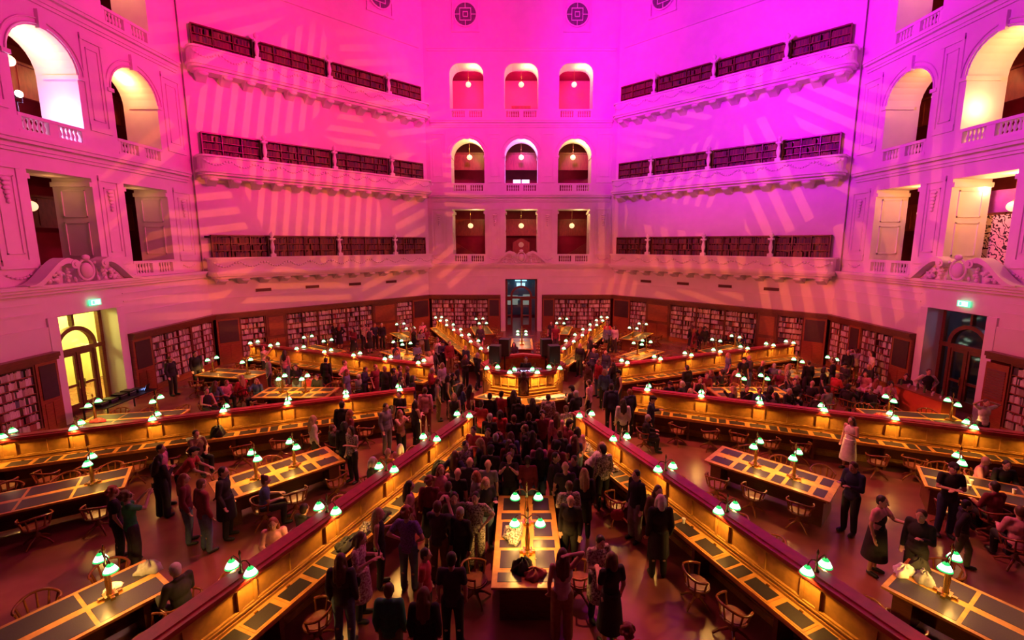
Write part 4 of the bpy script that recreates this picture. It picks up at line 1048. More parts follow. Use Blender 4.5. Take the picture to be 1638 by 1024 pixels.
CC = {'black': cm('black', (.02, .018, .02)), 'charcoal': cm('charcoal', (.05, .045, .05)), 'navy': cm('navy', (.03, .035, .09)), 'maroon': cm('maroon', (.20, .02, .035)), 'red': cm('red', (.55, .04, .05)), 'pink': cm('pink', (.75, .30, .38)),
      'white': cm('white', (.78, .74, .72)), 'cream': cm('cream', (.70, .62, .48)), 'grey': cm('grey', (.25, .24, .25)), 'blue': cm('blue', (.10, .16, .34)), 'denim': cm('denim', (.12, .17, .28)), 'green': cm('green', (.04, .30, .12)), 'olive': cm('olive', (.16, .17, .08)),
      'tan': cm('tan', (.40, .22, .10)), 'brown': cm('brown', (.18, .09, .05)), 'purple': cm('purple', (.28, .14, .55), noise=.9, ns=45, col2=(.10, .07, .22)), 'floral': cm('floral', (.75, .5, .55), ns=28, col2=(.25, .05, .10)), 'patterned': cm('patterned', (.6, .5, .45), ns=30, col2=(.06, .03, .04)),
      'checked': cm('checked', (.6, .52, .40), ns=26, col2=(.05, .04, .03)), 'orange': cm('orange', (.7, .25, .06)), 'striped': cm('striped', (.7, .66, .6), ns=30, col2=(.03, .03, .03))}
HC = {'dark': mat('hair_dark', (.025, .016, .012), .5, noise=.3, nscale=40), 'brown': mat('hair_brown', (.11, .05, .025), .5, noise=.3, nscale=40), 'blond': mat('hair_blond', (.50, .33, .15), .5, noise=.3, nscale=40), 'auburn': mat('hair_auburn', (.28, .07, .03), .5, noise=.3, nscale=40), 'grey': mat('hair_grey', (.45, .42, .40), .5, noise=.2, nscale=40), 'pale': mat('hair_pale', (.8, .7, .66), .5, noise=.1, nscale=40)}
shoe_m = mat('shoe_black', (.02, .02, .02), .5, noise=.2); shoe_w = mat('shoe_white', (.75, .72, .7), .5, noise=.1)
skin_of = {}
SK = {p: skeleton(p) for p in POSES}; ME = {}
def getm(pose, kind):
    k = (pose, kind)
    if k not in ME:
        if kind == 'body': ME[k] = body_mesh(pose, SK[pose])
        else: ME[k] = remesh(cloth_mesh(pose, kind, SK[pose]), .014, 'person_%s_%s' % (kind, pose), [CC['black']], 3)
    return ME[k]
HME = {}
def geth(kind):
    if kind not in HME:
        mb = hair_mesh(kind); HME[kind] = remesh(mb, .011, 'hair_'+kind, [HC['dark']], 2) if mb.v else None
    return HME[kind]
def ob(name, me, m_, parent, loc=None, rot=None):
    o = bpy.data.objects.new(name, me); COL.objects.link(o); o.parent = parent
    o.material_slots[0].link = 'OBJECT'; o.material_slots[0].material = m_
    if loc is not None: o.location = loc
    if rot is not None: o.rotation_euler = rot.to_euler()
    return o
LABELS = set()
PEOPLE = []
def person(x, y, z, yaw, pose, hair, hc, top, tc, bot, bc, label, h=1.0, dark=False, shoes=None):
    if label in LABELS: print('DUP', label)
    LABELS.add(label)
    o = bpy.data.objects.new('person', getm(pose, 'body')); COL.objects.link(o); o.location = (x, y, z); o.rotation_euler = (0, 0, R(yaw)); o.scale = (h, h, h)
    if dark: o.material_slots[0].link = 'OBJECT'; o.material_slots[0].material = skin2
    tag(o, label, 'person', 'people at the event')
    ob({'tee': 'shirt', 'long': 'sweater', 'tank': 'sleeveless_top', 'coat': 'coat', 'dress': 'dress', 'jacket': 'jacket'}[top], getm(pose, top), CC[tc], o)
    if top != 'dress' or True: ob({'trousers': 'trousers', 'wide': 'trousers', 'skirt': 'skirt'}[bot], getm(pose, bot), CC[bc], o)
    ob('shoes', getm(pose, 'shoes'), shoes or shoe_m, o)
    if hair != 'bald': ob('hair' if hair != 'cap' else 'cap', geth(hair), HC[hc] if hair != 'cap' else CC['black'], o, SK[pose]['head'], SK[pose]['Rh'])
    if 'waistcoat' in label and 'bartender' in label: q_ = ob('waistcoat', getm(pose, 'tank'), CC['black'], o); q_.scale = (1.08, 1.14, 1.01)
    if 'apron' in label: q_ = ob('apron', getm(pose, 'tank'), CC['black'], o); q_.scale = (.92, 1.12, .97)
    if pose in ('photo', 'phone'):
        p = MB(); c = (SK[pose]['wr', 0]+SK[pose]['wr', 1])/2+V3(0, -.1, .06); p.bx(c.x-.037, c.x+.037, c.y-.005, c.y+.005, c.z-.05, c.z+.09)
        ph = p.build('phone', [black], None); ph.location = (x, y, z); ph.rotation_euler = (0, 0, R(yaw)); tag(ph, 'phone of the '+' '.join(label.split()[:12]), 'phone', 'phones held by guests')
    TAKEN.append((x, y, .42)); return o
def yaw_to(dx, dy): return math.degrees(math.atan2(dx, -dy))
HZ = {'sit': 1.26, 'sitb': 1.29, 'lie': 1.17, 'lean': 1.48}
def place(u, v, pose, hair, hc, top, tc, bot, bc, look, label, h=1.0, dark=False, shoes=None, floor=0.0):
    """(u,v): crown of the head in the photo, used only to work out where the person stands on the floor"""
    hz = HZ.get(pose, 1.74)*h
    # crown is offset from the ground point when leaning; direction first
    p = onz(u, v, hz+floor); x, y = p.x, p.y
    if look == 'c': dx, dy = -x, -y
    elif look == 'o': dx, dy = x, y
    elif look == 'cam': dx, dy = -x*.3, -1
    elif look == 'n': dx, dy = 0, 1
    elif look == 'w': dx, dy = -1, 0
    elif look == 'e': dx, dy = 1, 0
    else: dx, dy = math.sin(R(look)), -math.cos(R(look))
    yaw = yaw_to(dx, dy); S = SK[pose]; off = (Matrix.Rotation(R(yaw), 3, 'Z') @ S['head'])*h
    x -= off.x; y -= off.y
    PEOPLE.append((x, y, floor, yaw, pose, hair, hc, top, tc, bot, bc, label, h, dark, shoes))
F = [  # photo-placed figures with descriptions of their own
 (200,785,'photo','curly','brown','tee','green','wide','charcoal',150,'person in green top and dark wide trousers filming, back turned, left foreground',.97),
 (183,779,'stand','curly','auburn','tee','black','trousers','black',140,'person in black partly hidden behind the one in green top',.98),
 (258,711,'stand','short','dark','tee','pink','trousers','black',100,'person in pale pink shirt near a jacket-holding figure, left foreground',1.0),
 (264,722,'phone','long','dark','long','black','wide','black',170,'person in black with long dark hair standing in front of pink shirt',.96),
 (300,727,'lean','cap','dark','tee','red','trousers','black',110,'person in red shirt and cap bending over the left foreground table',1.0),
 (294,757,'stand','long','auburn','jacket','maroon','trousers','denim',120,'person in maroon jacket and jeans with white-soled shoes, left foreground',.98),
 (322,765,'stand','short','brown','jacket','maroon','trousers','denim',150,'broad person in maroon jacket seen from behind, left foreground',1.0),
 (356,745,'stand','short','dark','coat','black','trousers','black',100,'person in long black coat beside the left foreground table end',1.02),
 (315,686,'sitb','short','dark','tee','brown','trousers','black',60,'seated person in brown shirt using a phone at left edge radial desk',1.0),
 (277,903,'sit','short','grey','jacket','black','trousers','black',-110,'balding person in black jacket seated at bottom left table',1.05),
 (501,664,'stand','long','blond','long','cream','trousers','black',130,'blond person in cream sweater standing beyond the left foreground table',.98),
 (525,684,'stand','bob','dark','jacket','black','trousers','black',200,'person in black jacket facing the cream sweater',.98),
 (552,680,'drink','bob','dark','tee','patterned','trousers','black',-30,'person in patterned black blouse with drink beyond left foreground table',.98),
 (425,763,'sit','bun','brown','tee','blue','trousers','black',120,'seated person in blue-grey tee at the end of left foreground table',1.0),
 (436,832,'sit','long','auburn','long','pink','trousers','black',20,'red-haired person in pink top seated behind the bottom left radial desk',1.0),
 (487,808,'sit','short','dark','jacket','black','trousers','black',160,'dark-haired person in black seated just behind bottom left radial desk',1.0),
 (597,733,'sit','bob','pale','jacket','black','trousers','black',120,'white-haired person in black seated behind a lamp, bottom left radial desk',1.02),
 (626,717,'sit','bald','dark','tee','orange','trousers','black',160,'bald person in orange top seated behind bottom left radial desk',1.02),
 (646,716,'sit','bob','pale','tee','pink','trousers','black',160,'pink-clad person with pale hair seated behind bottom left radial desk',.98),
 (545,884,'stand','long','brown','jacket','charcoal','trousers','denim','n','person with long brown hair and dark jacket, back turned, bottom centre left',1.0),
 (577,850,'phone','bob','brown','dress','floral','trousers','black',90,'person in pink floral dress beside coats on bottom left radial desk',1.0),
 (606,812,'drink','long','blond','tank','black','trousers','black',100,'person with long blond hair and black sleeveless top',.98),
 (651,810,'hips','curly','auburn','tee','purple','trousers','denim',170,'person in purple patterned shirt and jeans, back turned',1.02),
 (622,932,'stand','bun','brown','jacket','green','wide','olive','n','person in green cardigan at the bottom of the picture',.96),
 (681,877,'stand','short','dark','tee','red','trousers','black',90,'short dark-haired person in bright pink-red tee in front',.92),
 (678,938,'stand','long','brown','long','black','trousers','black','n','person with very long brown hair in black at the bottom',.98),
 (722,882,'stand','short','dark','tee','charcoal','trousers','black','n','broad person in dark tee, back turned, near front table',1.03),
 (755,787,'hips','short','dark','tee','patterned','wide','patterned',-10,'person in patterned shirt and trousers left of the front table',1.0),
 (659,768,'stand','long','dark','long','pink','trousers','black',110,'person with long dark hair in dusty pink top',.96),
 (683,762,'stand','curly','auburn','jacket','maroon','skirt','black','n','person with auburn curls in maroon jacket and black skirt',.97),
 (706,744,'drink','long','auburn','tank','pink','trousers','black',30,'pale person with long auburn hair holding a cup by the desk',.97),
 (718,771,'stand','short','brown','jacket','maroon','trousers','grey',170,'person in red-brown jacket wearing a backpack, crowd left of front table',1.0),
 (730,786,'stand','short','dark','jacket','olive','trousers','black',10,'person in olive jacket left of the front table',1.0),
 (750,704,'stand','short','dark','jacket','patterned','trousers','black',40,'person in dark jacket with white back print beside bottom left radial desk',1.0),
 (761,683,'drink','short','dark','tee','red','trousers','black',-20,'person in red tee holding a glass near inner end of bottom left desk',1.0),
 (783,688,'stand','short','dark','tee','maroon','trousers','black',-10,'person in maroon tee beside the red tee',1.0),
 (785,712,'stand','cap','dark','coat','black','trousers','black',170,'person in cap and long black coat behind the front table',1.04),
 (900,876,'head','long','brown','tank','white','wide','tan','n','person in white sleeveless top and tan trousers right of front table',1.0),
 (978,882,'drink','bob','brown','tee','black','skirt','black',200,'person in black top and long black skirt right of front table',1.0),
 (961,856,'phone','short','dark','dress','patterned','trousers','black',20,'person with glasses in dark spotted dress facing camera, right of front table',.98),
 (1057,790,'stand','bob','pale','coat','black','trousers','black','n','pale-haired person in long black coat beside bottom right radial desk',1.05),
 (1082,770,'stand','long','brown','jacket','brown','trousers','black',10,'person with long brown hair leaning on bottom right radial desk',1.0),
 (1022,751,'stand','short','dark','jacket','black','wide','grey',-60,'dark-haired person in black jacket and grey trousers by a red bag',1.0),
 (934,748,'stand','long','blond','coat','black','trousers','black','n','person with long blond hair in black coat right of front table',1.0),
 (890,727,'drink','short','dark','jacket','black','trousers','charcoal',60,'dark-haired person in black jacket just beyond the front table',1.02),
 (918,729,'stand','short','dark','jacket','charcoal','trousers','grey',-40,'person in charcoal jacket between front table and bottom right desk',.98),
 (956,712,'lean','bob','blond','jacket','white','trousers','black',60,'blond person in white-sleeved jacket leaning over bottom right desk',1.0),
 (985,708,'stand','cap','dark','jacket','striped','trousers','black',200,'person in cap and striped jacket at bottom right radial desk',1.0),
 (821,724,'photo','short','brown','tee','black','trousers','black',-5,'person in black logo tee holding up a phone beyond the front table',1.0),
 (853,690,'stand','long','dark','coat','black','trousers','black','n','person in long black coat in the middle of the front aisle',1.02),
 (1004,998,'stand','curly','auburn','tee','red','trousers','black','n','red-haired head of a person at the bottom frame edge',.9),
 (1366,738,'phone','short','brown','jacket','navy','trousers','black',-70,'person in navy jacket with pink-lit face at right foreground table',1.05),
 (1413,793,'reach','short','dark','tee','pink','skirt','black',30,'person in pink tee under black apron dress, right foreground aisle',1.0),
 (1473,817,'drink','short','brown','jacket','black','trousers','black',-60,'person in black jacket with green-lit head beside the bottom right table',1.0),
 (1527,740,'fold','cap','dark','tee','black','trousers','navy',-20,'broad person in black logo tee and cap by right table',1.06),
 (1588,768,'sit','short','dark','jacket','maroon','trousers','black',180,'seated dark-haired person in red plaid jacket at right table',1.05),
 (1582,738,'sit','bald','dark','long','pink','trousers','black',30,'person in pale pink top bent over the far side of right table',1.0),
 (1632,812,'sit','short','brown','long','pink','trousers','black',160,'person in pink shirt seated at the right picture edge',1.05),
 (1549,800,'walk','short','dark','jacket','charcoal','trousers','olive',60,'stooping person in dark jacket walking behind the black tee',.9),
 (1353,655,'drink','long','brown','tank','white','skirt','white',-70,'person with long brown hair and full white skirt against right edge radial desk',.97),
 (1625,755,'sit','short','dark','jacket','black','trousers','black',-20,'dark-haired person in black seated by the right edge radial desk',1.0),
 (1487,590,'hips','short','brown','long','cream','trousers','black',-20,'bartender in black waistcoat over pale shirt behind the orange counter',1.05),
 (1552,637,'nape','short','brown','tee','white','trousers','black',-10,'person in white tee with raised elbows beside the right outer table',1.0),
 (1460,583,'sit','short','brown','tee','brown','trousers','black',90,'person in brown tee seated left of the bartender',1.0),
 (1182,606,'sitb','short','brown','jacket','black','trousers','black',-5,'seated person in black suit over orange shirt, right bay table',1.05),
 (1241,606,'sitb','short','dark','jacket','charcoal','trousers','black',-15,'seated person in charcoal jacket over pink shirt, right bay table',1.05),
 (1263,582,'stand','long','blond','tee','checked','trousers','black',60,'blond person in cream and black checked shirt, right bay',.98),
 (1099,584,'stand','short','dark','coat','black','trousers','black',200,'lone person in black at the upper right radial desk',1.0),
 (1044,633,'drink','cap','dark','jacket','navy','trousers','black',60,'person in red cap and navy jacket at right edge radial desk inner end',1.0),
 (997,637,'stand','long','dark','long','white','trousers','black','n','long-haired person in white sweater with shoulder bag, right aisle',1.0),
 (978,613,'stand','short','dark','jacket','navy','trousers','black','n','tall person in navy jacket in the right aisle',1.06),
 (1008,620,'stand','short','auburn','jacket','navy','trousers','black',200,'auburn-haired person in dark navy at the right edge radial desk',1.0),
 (967,590,'stand','bob','blond','long','blue','trousers','black','n','blond person in blue sweater in the right aisle',.98),
 (957,575,'stand','short','auburn','jacket','red','trousers','denim',-60,'person in red jacket and jeans in the right aisle',1.0),
 (935,606,'stand','short','brown','tee','pink','trousers','black',-120,'person in salmon tee right of the raised central desk',1.0),
 (877,630,'stand','short','dark','jacket','patterned','trousers','black','n','dark-haired person with white graphic on back, at central desk',1.0),
 (852,636,'stand','long','dark','coat','black','trousers','black','n','person all in black centred below the stage',.98),
 (822,663,'stand','short','brown','tee','black','trousers','black','n','short-haired person in black tee seen from behind below the stage',1.0),
 (892,658,'stand','long','brown','long','pink','trousers','black','n','person with long hair and pale pink top at inner end of bottom right desk',.98),
 (815,611,'stand','short','dark','tee','red','trousers','black',150,'person in red tee at the central desk left of the pilaster',1.0),
 (789,627,'stand','short','dark','jacket','black','trousers','black','n','person in black jacket at the left of the central desk',1.0),
 (680,619,'stand','short','brown','jacket','pink','trousers','maroon','n','person in pink jacket with arm out at inner end of left edge desk',1.03),
 (637,624,'drink','short','dark','tee','black','trousers','black',-10,'person in black logo tee standing at left edge radial desk',1.0),
 (547,641,'stand','short','dark','jacket','black','trousers','black','n','person in black hooded top against the left edge radial desk',1.05),
 (617,645,'stand','short','dark','jacket','grey','trousers','grey',60,'person in grey jacket near left edge radial desk',1.0),
 (640,655,'photo','long','auburn','tank','tan','trousers','black',60,'person in tan sleeveless top raising arms by left edge radial desk',.97),
 (708,580,'stand','bob','blond','jacket','white','trousers','black',60,'blond person in pale jacket in the left aisle by the stage',1.0),
 (346,610,'sit','long','brown','jacket','denim','trousers','black','n','long-haired person in blue denim jacket seated in left bay',1.0),
 (361,612,'lie','short','auburn','long','pink','trousers','black',60,'person in pale mauve top slumped beside the denim jacket',1.0),
 (498,604,'sit','short','dark','long','black','trousers','black',-5,'person in black facing camera seated at left bay table',1.0),
 (447,598,'sit','short','brown','tee','checked','trousers','black',170,'person in checked shirt with bowed head at left bay table',1.0),
 (427,570,'stand','short','brown','jacket','grey','trousers','black',-60,'person in grey waistcoat standing at the left bay table',1.0),
 (455,560,'stand','long','dark','tank','pink','trousers','denim','n','person with long dark hair and pale jeans near upper left desk',1.0),
 (420,553,'photo','long','brown','tee','cream','trousers','black',100,'person in cream tee with arms raised near upper left desk',1.0),
 (521,572,'stand','short','dark','jacket','black','trousers','black','n','person in black hooded jacket leaning on upper left desk',1.0),
 (317,562,'stand','short','dark','jacket','black','trousers','black',60,'person in black standing before the left wall bookcase, nearer the corner',1.05),
 (272,570,'stand','short','brown','jacket','black','trousers','black',80,'person in black standing before the left wall bookcase, nearer the door',1.05),
 (597,583,'stand','short','auburn','tee','maroon','skirt','maroon',60,'person in maroon top by the upper left radial desk',1.0),
]
for r in F: place(*r[:11], **dict(zip(('h', 'dark', 'shoes'), r[11:])))
# further guests: crown position, s = standing, t = seated
G = """s 615 585;s 630 590;s 639 584;s 651 585;s 690 561;s 551 576;s 588 586;t 418 606;t 475 607;t 330 622;t 385 600;s 564 524;s 534 515;s 542 517;s 581 517;s 590 523;s 600 517;s 610 517;s 659 522;s 676 515;s 681 524;
s 666 548;s 674 527;s 689 560;s 708 545;s 700 540;s 719 545;s 745 567;s 748 552;s 764 564;s 691 588;s 702 605;s 742 596;s 757 612;s 726 629;s 742 614;s 716 600;s 730 582;s 660 600;s 648 612;s 555 590;s 470 585;
s 826 614;s 828 634;s 871 658;s 913 615;s 921 624;s 794 690;s 808 692;s 818 712;s 857 700;s 892 705;s 888 738;s 811 702;s 842 681;s 800 655;s 846 660;s 781 660;s 770 640;s 905 648;s 863 716;s 838 740;s 803 735;s 772 735;s 790 760;s 765 755;s 742 745;s 728 720;s 925 690;s 940 670;s 905 690;s 955 680;s 895 770;s 912 790;s 700 800;s 735 812;s 768 700;
s 969 560;s 981 579;s 990 592;s 940 580;s 934 537;s 943 543;s 926 549;s 950 556;s 971 521;s 983 521;s 882 514;s 889 519;s 961 514;s 1107 520;s 1112 525;s 1121 522;s 1128 523;t 1168 532;t 1188 535;t 1183 540;
t 1131 598;t 1142 593;t 1150 593;t 1204 617;t 1224 614;s 1191 571;s 1199 568;t 1221 578;t 1249 582;t 1168 615;t 1177 594;t 1120 605;s 1280 572;t 1248 592;t 1323 620;t 1358 615;t 1393 622;t 1408 608;t 1430 612;t 1385 595;t 1390 584;s 1320 587;s 1333 573;s 1358 560;s 1370 557;s 1395 562;t 1300 610;t 1340 598;t 1275 600;t 1310 632;t 1037 665;t 1450 600;
t 822 549;s 768 520;s 560 655;t 527 681;t 574 600;s 665 640;s 1150 560;t 905 720;t 1240 628;t 1262 622;s 1352 580;s 1092 612;t 1105 622;s 635 560;s 645 545;t 1072 612""".replace('\n', '').split(';')
grn = random.Random(21)
def sector(x, y):
    r = math.hypot(x, y); a = math.degrees(math.atan2(y, x)) % 360
    if r < 4.6: return 'by central desk'
    if y > 3 and abs(x) < 3.4: return 'far centre bay'
    if y < -3 and abs(x) < 3.2: return 'front aisle'
    k_ = round(a/45)*45 % 360
    return '%s bay' % SEC[{270: -90, 315: -45, 225: -135}.get(k_, k_)]
GP = []
for g_ in G:
    t_, u, v = g_.split(); u = float(u); v = float(v)
    pose = grn.choices(['stand', 'drink', 'fold', 'phone', 'hips', 'photo', 'walk'], [30, 22, 10, 6, 8, 4, 8])[0] if t_ == 's' else grn.choice(['sit', 'sitb', 'sit'])
    hair, hc = grn.choice([('short', 'dark'), ('short', 'brown'), ('long', 'dark'), ('long', 'brown'), ('bob', 'dark'), ('long', 'blond'), ('short', 'brown'), ('long', 'auburn'), ('cap', 'dark'), ('bun', 'brown'), ('short', 'grey'), ('bald', 'dark'), ('curly', 'dark')])
    tc = grn.choices(['black', 'charcoal', 'navy', 'maroon', 'red', 'pink', 'white', 'grey', 'denim', 'cream', 'patterned', 'blue', 'brown'], [46, 14, 9, 11, 6, 4, 2, 4, 4, 2, 3, 3, 4])[0]
    top = grn.choices(['tee', 'long', 'jacket', 'coat', 'tank'], [9, 7, 14, 3, 2])[0]
    bot, bcx = grn.choices([('trousers', 'black'), ('trousers', 'denim'), ('wide', 'charcoal'), ('skirt', 'black'), ('trousers', 'brown')], [14, 5, 3, 3, 2])[0]
    look = 'c' if (500 < u < 1000 and grn.random() < .65) else grn.uniform(-180, 180)
    place(u, v, pose, hair, hc, top, tc, bot, bcx, look, None, grn.uniform(.95, 1.05), grn.random() < .2)
    GP.append(len(PEOPLE)-1)
# keep the guests off the furniture and off each other
def clear_of(x, y, r0_=.24):
    if math.hypot(x, y) < 2.83:
        k_ = 2.85/max(.1, math.hypot(x, y)); x *= k_; y *= k_
    a = math.degrees(math.atan2(y, x)); r = math.hypot(x, y)
    if 4.3 < r < 16.1:
        for s_ in SA:
            d = (a-s_+180) % 360-180
            if abs(d) < 60:
                al, pe = r*math.cos(R(d)), r*math.sin(R(d))
                if 4.3 < al < 16.1 and abs(pe) < .62+r0_:
                    pe = math.copysign(.64+r0_, pe if pe else 1); x, y = al*math.cos(R(s_))-pe*math.sin(R(s_)), al*math.sin(R(s_))+pe*math.cos(R(s_))
    if 15.0 < x < 16.2 and -2.2 < y < .5: x = 14.95-r0_*.3
    for tx, ty, ta, nm in TABS:
        dx, dy = x-tx, y-ty; al = dx*math.cos(R(ta))+dy*math.sin(R(ta)); pe = -dx*math.sin(R(ta))+dy*math.cos(R(ta))
        if abs(al) < 1.5+r0_ and abs(pe) < .66+r0_:
            if 1.5+r0_-abs(al) < .66+r0_-abs(pe): al = math.copysign(1.52+r0_, al)
            else: pe = math.copysign(.68+r0_, pe)
            x, y = tx+al*math.cos(R(ta))-pe*math.sin(R(ta)), ty+al*math.sin(R(ta))+pe*math.cos(R(ta))
    return x, y
PL = [list(p) for p in PEOPLE]
for it in range(14):
    for i in range(len(PL)):
        for j in range(i+1, len(PL)):
            dx, dy = PL[j][0]-PL[i][0], PL[j][1]-PL[i][1]; d = math.hypot(dx, dy)
            if d < .44:
                if d < .01: dx, dy, d = .01, .0, .01
                k_ = (.45-d)/2/d; PL[i][0] -= dx*k_; PL[i][1] -= dy*k_; PL[j][0] += dx*k_; PL[j][1] += dy*k_
    for p in PL:
        if it > 1: p[0], p[1] = clear_of(p[0], p[1], .24 if p[4] not in ('sit', 'sitb', 'lie') else .3)
ordw = ('nearest', 'second nearest', 'third nearest', 'fourth nearest', 'fifth nearest', 'sixth nearest', 'seventh nearest', 'eighth nearest')
PT = {'stand': 'standing', 'drink': 'holding a drink', 'fold': 'with folded arms', 'phone': 'looking at a phone', 'hips': 'hands on hips', 'photo': 'raising a phone', 'walk': 'walking', 'sit': 'seated', 'sitb': 'seated', 'lie': 'seated'}
TN = {'tee': 'tee', 'long': 'sweater', 'jacket': 'jacket', 'coat': 'long coat', 'tank': 'sleeveless top'}
HN = {('cap', 'dark'): 'a cap', ('bald', 'dark'): 'bald head'}
keys = {}
for i in GP:
    p = PL[i]; hn = HN.get((p[5], p[6])) or '%s %s hair' % ({'short': 'short', 'long': 'long', 'bob': 'bobbed', 'bun': 'tied-up', 'curly': 'curly'}[p[5]], p[6])
    p[11] = 'person in %s %s, %s, %s %s' % (p[8], TN[p[7]], hn, PT[p[4]], sector(p[0], p[1])); keys.setdefault(p[11], []).append(i)
for k_, l in keys.items():
    if len(l) > 1:
        l.sort(key=lambda i: PL[i][0])
        for n_, i in enumerate(l): PL[i][11] = k_+', '+('left one', 'second from left', 'third from left', 'fourth from left')[min(n_, 3)] if len(l) > 2 or n_ == 0 else k_+', right one'
if exec_people:
    for p in PL:
        x, y, fl, yaw, pose, hair, hc, top, tc, bot, bc_, lab, h, dk, sh_ = p
        person(x, y, fl, yaw, pose, hair, hc, top, tc, bot, bc_, lab, h, bool(dk), sh_)
        if pose in ('sit', 'sitb', 'lie'):
            add_chair(x, y, yaw-90, ' '.join(('swivel chair seating the '+lab).split()[:16]), True)
    person(.1, -.3, .7, 0, 'reach', 'short', 'dark', 'tee', 'black', 'trousers', 'black', 'DJ in black tee bending to the lit console on the stage', .95)

# ------------------------------------------------------------------ chairs along desks and tables
crn = random.Random(5); ords = ('first', 'second', 'third', 'fourth', 'fifth', 'sixth', 'seventh', 'eighth', 'ninth', 'tenth', 'eleventh', 'twelfth')
for a in SA:
    for s_ in (-1, 1):
        # name the side by what it faces
        x1, y1 = polar(10, a+5*s_); x2, y2 = polar(10, a-5*s_)
        side = 'near' if (y1 < y2) else 'far'
        for k_ in range(12):
            r = 5.25+.915*k_; pe = s_*(.95+crn.uniform(-.06, .18)); r += crn.uniform(-.1, .1)
            x = r*math.cos(R(a))-pe*math.sin(R(a)); y = r*math.sin(R(a))+pe*math.cos(R(a))
            add_chair(x, y, a-90*s_+crn.uniform(-35, 35), 'swivel chair, %s side of %s, %s from inner end' % (side, SPS[a], ords[k_]))
for tx, ty, ta, nm in TABS:
    for s_ in (-1, 1):
        for k_ in range(3):
            al = -1.0+k_*1.0+crn.uniform(-.1, .1); pe = s_*(1.0+crn.uniform(-.04, .18))
            x, y = tx+al*math.cos(R(ta))-pe*math.sin(R(ta)), ty+al*math.sin(R(ta))+pe*math.cos(R(ta))
            dx = -math.sin(R(ta))*s_; side = ('right' if dx > 0 else 'left') if abs(dx) > .7 else ('near' if math.cos(R(ta))*s_ < 0 else 'far')
            add_chair(x, y, ta-90*s_+crn.uniform(-35, 35), 'swivel chair, %s side, %s outward, %s' % (side, ords[k_], nm))
for x, y, f_, lb in ((3.35, -9.9, 100, 'wooden swivel chair with worn seat pulled out near bottom right desk'), (3.9, -11.0, 120, 'red-lit swivel chair turned away at the bottom right desk')):
    add_chair(x, y, f_, lb)

# ------------------------------------------------------------------ things left on desks and tables
def heap(seed, sx, sy, sz, mts, name='jacket'):
    rr = random.Random(seed); m = MB(); ph = [rr.uniform(0, 6) for _ in range(8)]; nu, nv = 26, 12; vs = []
    for j in range(nv+1):
        th = PI/2*j/nv
        for i in range(nu):
            a = 2*PI*i/nu; k_ = 1+.18*math.sin(3*a+ph[0])+.1*math.sin(7*a+ph[1]+th*3)+.06*math.sin(11*a+ph[2])
            z = sz*math.cos(th)*(1+.25*math.sin(5*a+ph[3]+4*th))+.012*math.sin(13*a+ph[4])*math.cos(th)
            vs.append((sx*k_*math.sin(th)*math.cos(a), sy*k_*math.sin(th)*math.sin(a), max(0.0, z)))
    fs = [(j*nu+i, (j+1)*nu+i, (j+1)*nu+(i+1) % nu, j*nu+(i+1) % nu) for j in range(nv) for i in range(nu)]
    m.add(vs, fs, 0, True); m.add(vs[-nu:], [tuple(range(nu-1, -1, -1))]); 
    m.tube([(sx*.4*math.cos(t), sy*.4*math.sin(t), sz*.95) for t in (0, 1, 2, 3)], .02, 5)
    return m.build(name, mts)
HP = [(-5.05, -11.2, .83, .3, .22, .12, 'black', 'black coat heaped on the bottom left radial desk', 'coat'), (-3.0, -8.3, .83, .25, .2, .14, 'black', 'black bag slumped on bottom left radial desk near its inner end', 'bag'),]
def onspoke(a, r, pe): return r*math.cos(R(a))-pe*math.sin(R(a)), r*math.sin(R(a))+pe*math.cos(R(a))
items = [(247.5, 10.3, .36, .32, .17, .12, 'black', 'black coat heaped on bottom left radial desk beside floral dress', 'coat'), (247.5, 9.75, .36, .22, .16, .10, 'checked', 'cream and black scarf on bottom left radial desk', 'scarf'), (247.5, 9.3, .36, .24, .16, .12, 'charcoal', 'dark jacket on bottom left radial desk behind blond hair', 'jacket'),
         (247.5, 6.95, .36, .26, .17, .2, 'black', 'black bag on bottom left radial desk near its inner end', 'bag'), (292.5, 5.6, -.36, .24, .16, .14, 'striped', 'striped jacket on bottom right radial desk, innermost of the clothes', 'jacket'), (292.5, 6.2, -.36, .22, .16, .12, 'grey', 'grey jacket on bottom right radial desk, middle of the clothes', 'jacket'), (292.5, 6.9, -.36, .25, .16, .1, 'patterned', 'patterned scarf on bottom right radial desk, outermost of the clothes', 'scarf'),
         (202.5, 10.6, .34, .2, .15, .28, 'black', 'black bag upright on left edge radial desk', 'bag'), (202.5, 11.2, .36, .22, .15, .08, 'grey', 'grey folded clothes beside the bag on left edge radial desk', 'clothes'), (202.5, 5.3, .34, .2, .15, .2, 'black', 'black bag at inner end of left edge radial desk', 'bag'), (157.5, 5.2, .34, .25, .15, .12, 'charcoal', 'dark clothes at inner end of upper left desk', 'clothes')]
for i, (a, r, pe, sx, sy, sz, c, lb, nm) in enumerate(items):
    x, y = onspoke(a, r, pe); o = heap(i, sx, sy, sz, CC[c], nm); o.location = (x, y, .825); o.rotation_euler = (0, 0, R(a)); tag(o, lb, nm)
